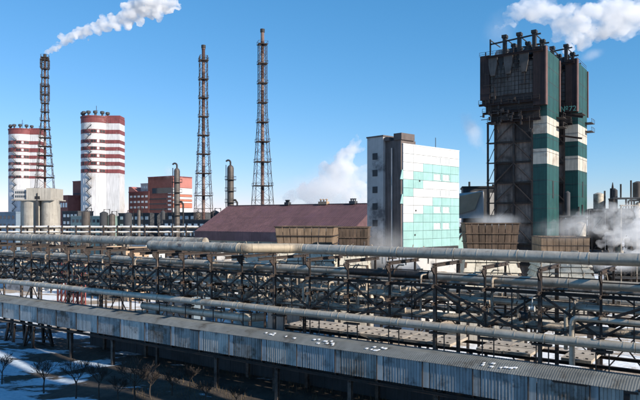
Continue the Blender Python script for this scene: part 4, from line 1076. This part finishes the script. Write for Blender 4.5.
# red steel frames and stacked things in the yard at left
def redframe():
    D = 125
    root = thing('steel_frame_stack', 'row of red oxide steel lattice frames in the yard behind the rack at left', 'steel frames', (px(58, D), D, 0), TH)
    for k in range(7):
        m = MB(); x = k*1.3
        m.beam((x,0,-.5), (x,0,13), .2).beam((x+1.2,0,-.5), (x+1.2,0,13), .2)
        for q in range(9): m.beam((x,0,q*1.45), (x+1.2,0,(q+1)*1.45), .13)
        m.build('lattice_frame', redpaint, root)
redframe()

# ------------------------------------------------------------------ trees and weeds
def bare_tree(label, x, y, h, seed, spread=.75):
    r_ = random.Random(seed)
    root = thing('bare_tree', label, 'tree', (x, y, gz(x, y)-.1))
    trunk = MB(); tw = MB()
    th = h*.38
    trunk.path([(0,0,-.3), (r_.uniform(-.05,.05), 0, th*.5), (r_.uniform(-.1,.1), r_.uniform(-.1,.1), th)], [.11*h/5, .085*h/5, .06*h/5], 7)
    trunk.build('trunk', bark, root)
    def grow(p, d, l, r, lev):
        q = p+d*l*.5+Vector((r_.uniform(-.06,.06), r_.uniform(-.06,.06), 0))*l; e = q+(d+Vector((r_.uniform(-.2,.2), r_.uniform(-.2,.2), .12))).normalized()*l*.5
        tw.path([p, q, e], [r, r*.8, r*.55], 4 if lev > 1 else 5, False)
        if lev >= 5: return
        for k in range(4 if lev < 3 else 3 if lev < 4 else 2):
            t = r_.uniform(.35, 1); o = p+(e-p)*t
            nd = (d+Vector((r_.uniform(-1,1), r_.uniform(-1,1), r_.uniform(-.15,.7)))*spread).normalized()
            grow(o, nd, l*r_.uniform(.55,.78), max(.012, r*.55), lev+1)
    for k in range(6):
        a = k*1.05+r_.uniform(-.3,.3); grow(Vector((0,0,th*r_.uniform(.75,1))), Vector((math.cos(a)*spread, math.sin(a)*spread, 1)).normalized(), h*.25, .035*h/5, 1)
    m = tw; m.sm = False
    m.build('crown', bark, root)
def gz(x, y):
    v = .565*x+.825*y
    k = max(0, min(1, (62-v)/6))*max(0, min(1, (v-5)/10))
    return noise.noise(Vector((x*.07, y*.07, 0)))*.9*k + noise.noise(Vector((x*.3, y*.3, 3)))*.22*k
def gp(x, y):
    D = H*622/(y-219); return px(x, D), D
for (x, y, hh, sd, lab) in ((44, 391, 5.0, 1, 'small bare tree with a round crown on the shaded snow at lower left'),
   (76, 401, 5.2, 2, 'thin bare tree rising beside the sunlit snow strip at lower left'),
   (99, 402, 4.6, 3, 'slender bare tree between the thin tree and the big bush'),
   (135, 404, 6.0, 4, 'broad dark bare bush at lower left, before the dark ground'),
   (2, 380, 4.6, 5, 'bare tree cut by the left edge of the photo'),
   (172, 396, 3.8, 6, 'brownish bare bush left of the first gallery column'),
   (206, 402, 3.4, 7, 'low brownish bush beside the first gallery column'),
   (150, 399, 4.4, 8, 'tangled bare bush touching the right side of the broad dark bush'),
   (118, 405, 3.6, 9, 'low bare bush touching the left side of the broad dark bush'),
   (190, 388, 3.0, 10, 'smallest brownish bush, between the two brownish ones'),
   (236, 404, 3.2, 12, 'bare bush in the dark right of the low brownish bush')):
    X_, Y_ = gp(x, y); bare_tree(lab, X_, Y_, hh, sd, 1.0 if hh < 4.5 or hh > 5.5 else .7)
def weeds():
    m = MB(); r_ = random.Random(11)
    for i in range(5200):
        x = r_.uniform(130, 460); y = r_.uniform(352, 430); X_, Y_ = gp(x, y)
        v = .565*X_+.825*Y_
        if v > 62 or v < 38 or noise.noise(Vector((X_*.13, Y_*.13, 7))) < .02: continue
        z = gz(X_, Y_); h = r_.uniform(.25, .8); a = r_.uniform(0, 6.28); c, s_ = math.cos(a)*.025, math.sin(a)*.025; tx, ty = r_.uniform(-.25,.25)*h, r_.uniform(-.25,.25)*h
        m.add([(X_-c, Y_-s_, z-.05), (X_+c, Y_+s_, z-.05), (X_+tx, Y_+ty, z+h)], [(0,1,2)])
    o = m.build('dry_weeds', weedm); o['kind'] = 'stuff'; o['label'] = 'dry brown weeds on the dark ground under the gallery'; o['category'] = 'weeds'
weeds()
# distant dark tree line beyond the works
def treeline():
    m = MB(); r_ = random.Random(4)
    for i in range(900):
        a = r_.uniform(-.62, .62); D = r_.uniform(520, 760); x = a*D; w_ = r_.uniform(4, 9); h = r_.uniform(9, 15)
        for k in range(7):
            p = Vector((x+r_.uniform(-w_,w_)*.6, D+r_.uniform(-3,3), h*r_.uniform(.2,.9))); s_ = w_*r_.uniform(.25,.45)
            vs = [p+Vector((r_.uniform(-1,1), r_.uniform(-1,1), r_.uniform(-1,1))).normalized()*s_ for _ in range(6)]
            m.add(vs, [(0,1,2),(0,2,3),(0,3,4),(1,4,5),(2,5,3),(0,4,5)])
    o = m.build('distant_woods', mat('distant_wood', (.05,.052,.045), .95, 0, .3)); o['kind'] = 'stuff'; o['label'] = 'far dark line of woods on the horizon'; o['category'] = 'woods'
treeline()

# ------------------------------------------------------------------ steam
def steam_mat(name, dens, scale, lo, hi, falloff=True, color=(1,1,1), aniso=.2):
    m = bpy.data.materials.new(name); m.use_nodes = True; t = m.node_tree; N = t.nodes; L = t.links
    N.remove(N['Principled BSDF']); v = N.new('ShaderNodeVolumePrincipled'); L.new(v.outputs[0], N['Material Output'].inputs['Volume'])
    v.inputs['Color'].default_value = (*color, 1); v.inputs['Anisotropy'].default_value = aniso
    if not falloff: v.inputs['Density'].default_value = dens; return m
    tc = N.new('ShaderNodeTexCoord'); geo = N.new('ShaderNodeNewGeometry')
    n = N.new('ShaderNodeTexNoise'); n.inputs['Scale'].default_value = scale; n.inputs['Detail'].default_value = 5; n.inputs['Roughness'].default_value = .6; L.new(geo.outputs['Position'], n.inputs['Vector'])
    ln = N.new('ShaderNodeVectorMath'); ln.operation = 'LENGTH'; L.new(tc.outputs['Object'], ln.inputs[0])
    f = N.new('ShaderNodeMapRange'); f.inputs[1].default_value = 1.0; f.inputs[2].default_value = .25; f.inputs[3].default_value = 0; f.inputs[4].default_value = 1; L.new(ln.outputs['Value'], f.inputs[0])
    # noise + falloff -> threshold
    ad = N.new('ShaderNodeMath'); ad.operation = 'MULTIPLY_ADD'; L.new(f.outputs[0], ad.inputs[0]); ad.inputs[1].default_value = .35; L.new(n.outputs[0], ad.inputs[2])
    r = N.new('ShaderNodeMapRange'); r.inputs[1].default_value = lo; r.inputs[2].default_value = hi; r.inputs[3].default_value = 0; r.inputs[4].default_value = dens; L.new(ad.outputs[0], r.inputs[0])
    mu = N.new('ShaderNodeMath'); mu.operation = 'MULTIPLY'; L.new(r.outputs[0], mu.inputs[0]); L.new(f.outputs[0], mu.inputs[1])
    L.new(mu.outputs[0], v.inputs['Density']); return m
def ragged_mat(name, dens, scale, lo, hi):
    m = bpy.data.materials.new(name); m.use_nodes = True; t = m.node_tree; N = t.nodes; L = t.links
    N.remove(N['Principled BSDF']); v = N.new('ShaderNodeVolumePrincipled'); L.new(v.outputs[0], N['Material Output'].inputs['Volume'])
    v.inputs['Color'].default_value = (1, 1, 1, 1); v.inputs['Anisotropy'].default_value = .25
    geo = N.new('ShaderNodeNewGeometry'); mp = N.new('ShaderNodeMapping'); mp.inputs['Rotation'].default_value = (0, rad(-20), 0); mp.inputs['Scale'].default_value = (.62, 1, 1)
    L.new(geo.outputs['Position'], mp.inputs[0])
    n = N.new('ShaderNodeTexNoise'); n.inputs['Scale'].default_value = scale; n.inputs['Detail'].default_value = 6; n.inputs['Roughness'].default_value = .62; n.inputs['Distortion'].default_value = .35
    L.new(mp.outputs[0], n.inputs['Vector'])
    r = N.new('ShaderNodeMapRange'); r.inputs[1].default_value = lo; r.inputs[2].default_value = hi; r.inputs[3].default_value = 0; r.inputs[4].default_value = dens
    L.new(n.outputs[0], r.inputs[0]); L.new(r.outputs[0], v.inputs['Density']); return m
def lump_mesh(pts, D, seed, vox, disp):
    r_ = random.Random(seed); bm = bmesh.new()
    for (x, y, rp) in pts:
        r0 = rp*D/622; c = Vector((px(x, D), D, zy(y, D)))
        for k in range(11):
            o = Vector((r_.gauss(0,.45), r_.gauss(0,.45), r_.gauss(0,.45)))*r0 if k else Vector((0,0,0))
            rr = r0*(.78 if k == 0 else r_.uniform(.25,.5))
            bmesh.ops.create_icosphere(bm, subdivisions=2, radius=rr, matrix=Matrix.Translation(c+o))
    me = bpy.data.meshes.new('plume'); bm.to_mesh(me); bm.free()
    return me
def plume(name, label, pts, D, seed, vox, disp, tsize, m):
    me = lump_mesh(pts, D, seed, vox, disp); me.materials.append(m)
    o = bpy.data.objects.new(name, me); col.objects.link(o)
    md = o.modifiers.new('remesh', 'REMESH'); md.mode = 'VOXEL'; md.voxel_size = vox
    for (ts, st) in ((tsize, disp), (tsize*.42, disp*.6), (tsize*.17, disp*.32)):
        tx = bpy.data.textures.new('puff', 'CLOUDS'); tx.noise_scale = ts; tx.noise_depth = 2
        d = o.modifiers.new('puff', 'DISPLACE'); d.texture = tx; d.strength = st; d.mid_level = .5; d.texture_coords = 'GLOBAL'
    dg = bpy.context.evaluated_depsgraph_get(); bpy.context.view_layer.update()
    ev = o.evaluated_get(bpy.context.evaluated_depsgraph_get()); nm = bpy.data.meshes.new_from_object(ev)
    o.modifiers.clear(); o.data = nm
    o['label'] = label; o['category'] = 'steam'; o['kind'] = 'stuff'
    return o
dense = steam_mat('dense_steam', .75, 0, 0, 0, False)
plume('steam_plume', 'white plume streaming right from the leftmost lattice chimney',
  [(45.5,54,1.3),(47.5,52,2.2),(50,50,2.9),(54,48.5,3.8),(58,46,4),(64,42,5),(71,38,6.5),(79,33,7.5),(88,31,7.5),(97,28,8),(106,25,8.5),(114,22,8.5),(123,19,9),(132,14,11),(141,9,12),(151,7,12),(160,5,12),(169,5,9),(177,6,5)], 260, 1, .45, 1.8, 2.6, ragged_mat('plume_steam', 1.4, .32, .38, .64))
plume('steam_plume', 'large white cloud of steam blowing right above the green towers',
  [(503,27,4),(509,18,8),(518,12,11),(532,10,14),(546,12,16),(560,18,16),(574,26,15),(588,18,18),(604,14,20),(622,16,20),(640,16,22),(658,14,22),(572,37,11),(582,42,8),(560,34,9),(604,30,12),(628,32,10),(590,36,9)], 175, 2, .5, 2.4, 3.2, ragged_mat('cloud_steam', .8, .20, .40, .72))
SN = [0]
def wisp(label, x, y, D, rx, rz_, dens, scale=.25, lo=.55, hi=.85, tilt=0, ry=None):
    SN[0] += 1
    me = bpy.data.meshes.new('wisp'); bm = bmesh.new(); bmesh.ops.create_icosphere(bm, subdivisions=3, radius=1.0); bm.to_mesh(me); bm.free()
    s = D/622; m = steam_mat('wisp_%d' % SN[0], dens, scale, lo, hi); me.materials.append(m)
    o = bpy.data.objects.new('steam_cloud', me); col.objects.link(o)
    o.location = (px(x, D), D, zy(y, D)); o.scale = (rx*s, (ry or max(rx, rz_)*.6)*s, rz_*s); o.rotation_euler = (0, rad(tilt), 0)
    o['label'] = label; o['category'] = 'steam'; o['kind'] = 'stuff'
plume('steam_plume', 'bright white steam cloud rising behind the purple roof beside the grey stair tower',
  [(357,142,5),(353,148,8),(348,156,11),(343,165,13),(350,172,12),(335,174,12),(326,182,12),(316,188,12),(340,186,14),(356,184,11),(304,194,10),(330,196,13),(350,198,13),(290,199,8),(312,202,10),(365,175,8),(366,195,9)], 262, 5, .7, 3.4, 4.5, ragged_mat('shed_steam', .5, .13, .38, .62))
wisp('soft haze of steam around the cloud behind the purple roof', 335, 182, 258, 52, 30, .05, .09, .45, .9, -30)
wisp('low soft steam behind the right end of the purple roof', 325, 190, 250, 62, 18, .08, .1, .52, .85)
wisp('faint steam above the grey hall', 474, 132, 200, 14, 32, .16, .2, .62, .95, -25)
wisp('faint steam at the upper left of the green tower head', 500, 30, 175, 20, 28, .05, .15, .55, .9, 20)
wisp('small torn wisp right of the farther green tower top', 592, 55, 175, 16, 7, .12, .25, .55, .8, -20)
wisp('small plume above the red building', 169, 172, 330, 7, 9, .12, .2, .5, .8)
wisp('steam over the brown cooling tower', 495, 221, 104, 36, 11, .30, .3, .55, .85)
wisp('thin steam haze over the pale cooling tower', 575, 226, 118, 50, 18, .10, .25, .5, .85, -8)
wisp('thin steam haze at the right edge among process frames', 622, 222, 125, 44, 36, .06, .2, .5, .85)
plume('steam_plume', 'torn grey white steam blowing right off the pale cooling tower', [(548,232,5),(556,229,7),(566,225,8),(578,222,9),(590,219,9),(602,214,9),(612,208,8),(600,228,10),(616,222,10),(628,212,9)], 124, 8, .4, 1.5, 2.4, ragged_mat('tower_steam', .6, .38, .44, .78))
plume('steam_plume', 'brightest low bank of steam at the extreme right edge', [(612,240,9),(624,236,12),(636,230,14),(648,222,16),(640,212,8),(630,248,10),(644,250,14),(600,244,6)], 112, 9, .4, 1.5, 2.4, ragged_mat('bank_steam', .95, .34, .40, .75))
wisp('steam drifting in front of the grey stair tower', 385, 245, 104, 30, 30, .18, .25, .5, .85, 10)
wisp('low vapour drifting through the rack below the panel building', 400, 262, 96, 30, 12, .6, .3, .42, .85, 5)
wisp('low vapour among the pipes at the right edge', 615, 262, 90, 34, 13, .6, .3, .42, .85, 0)
wisp('thin steam over the shed eave', 290, 236, 118, 26, 8, .12, .3, .52, .85)
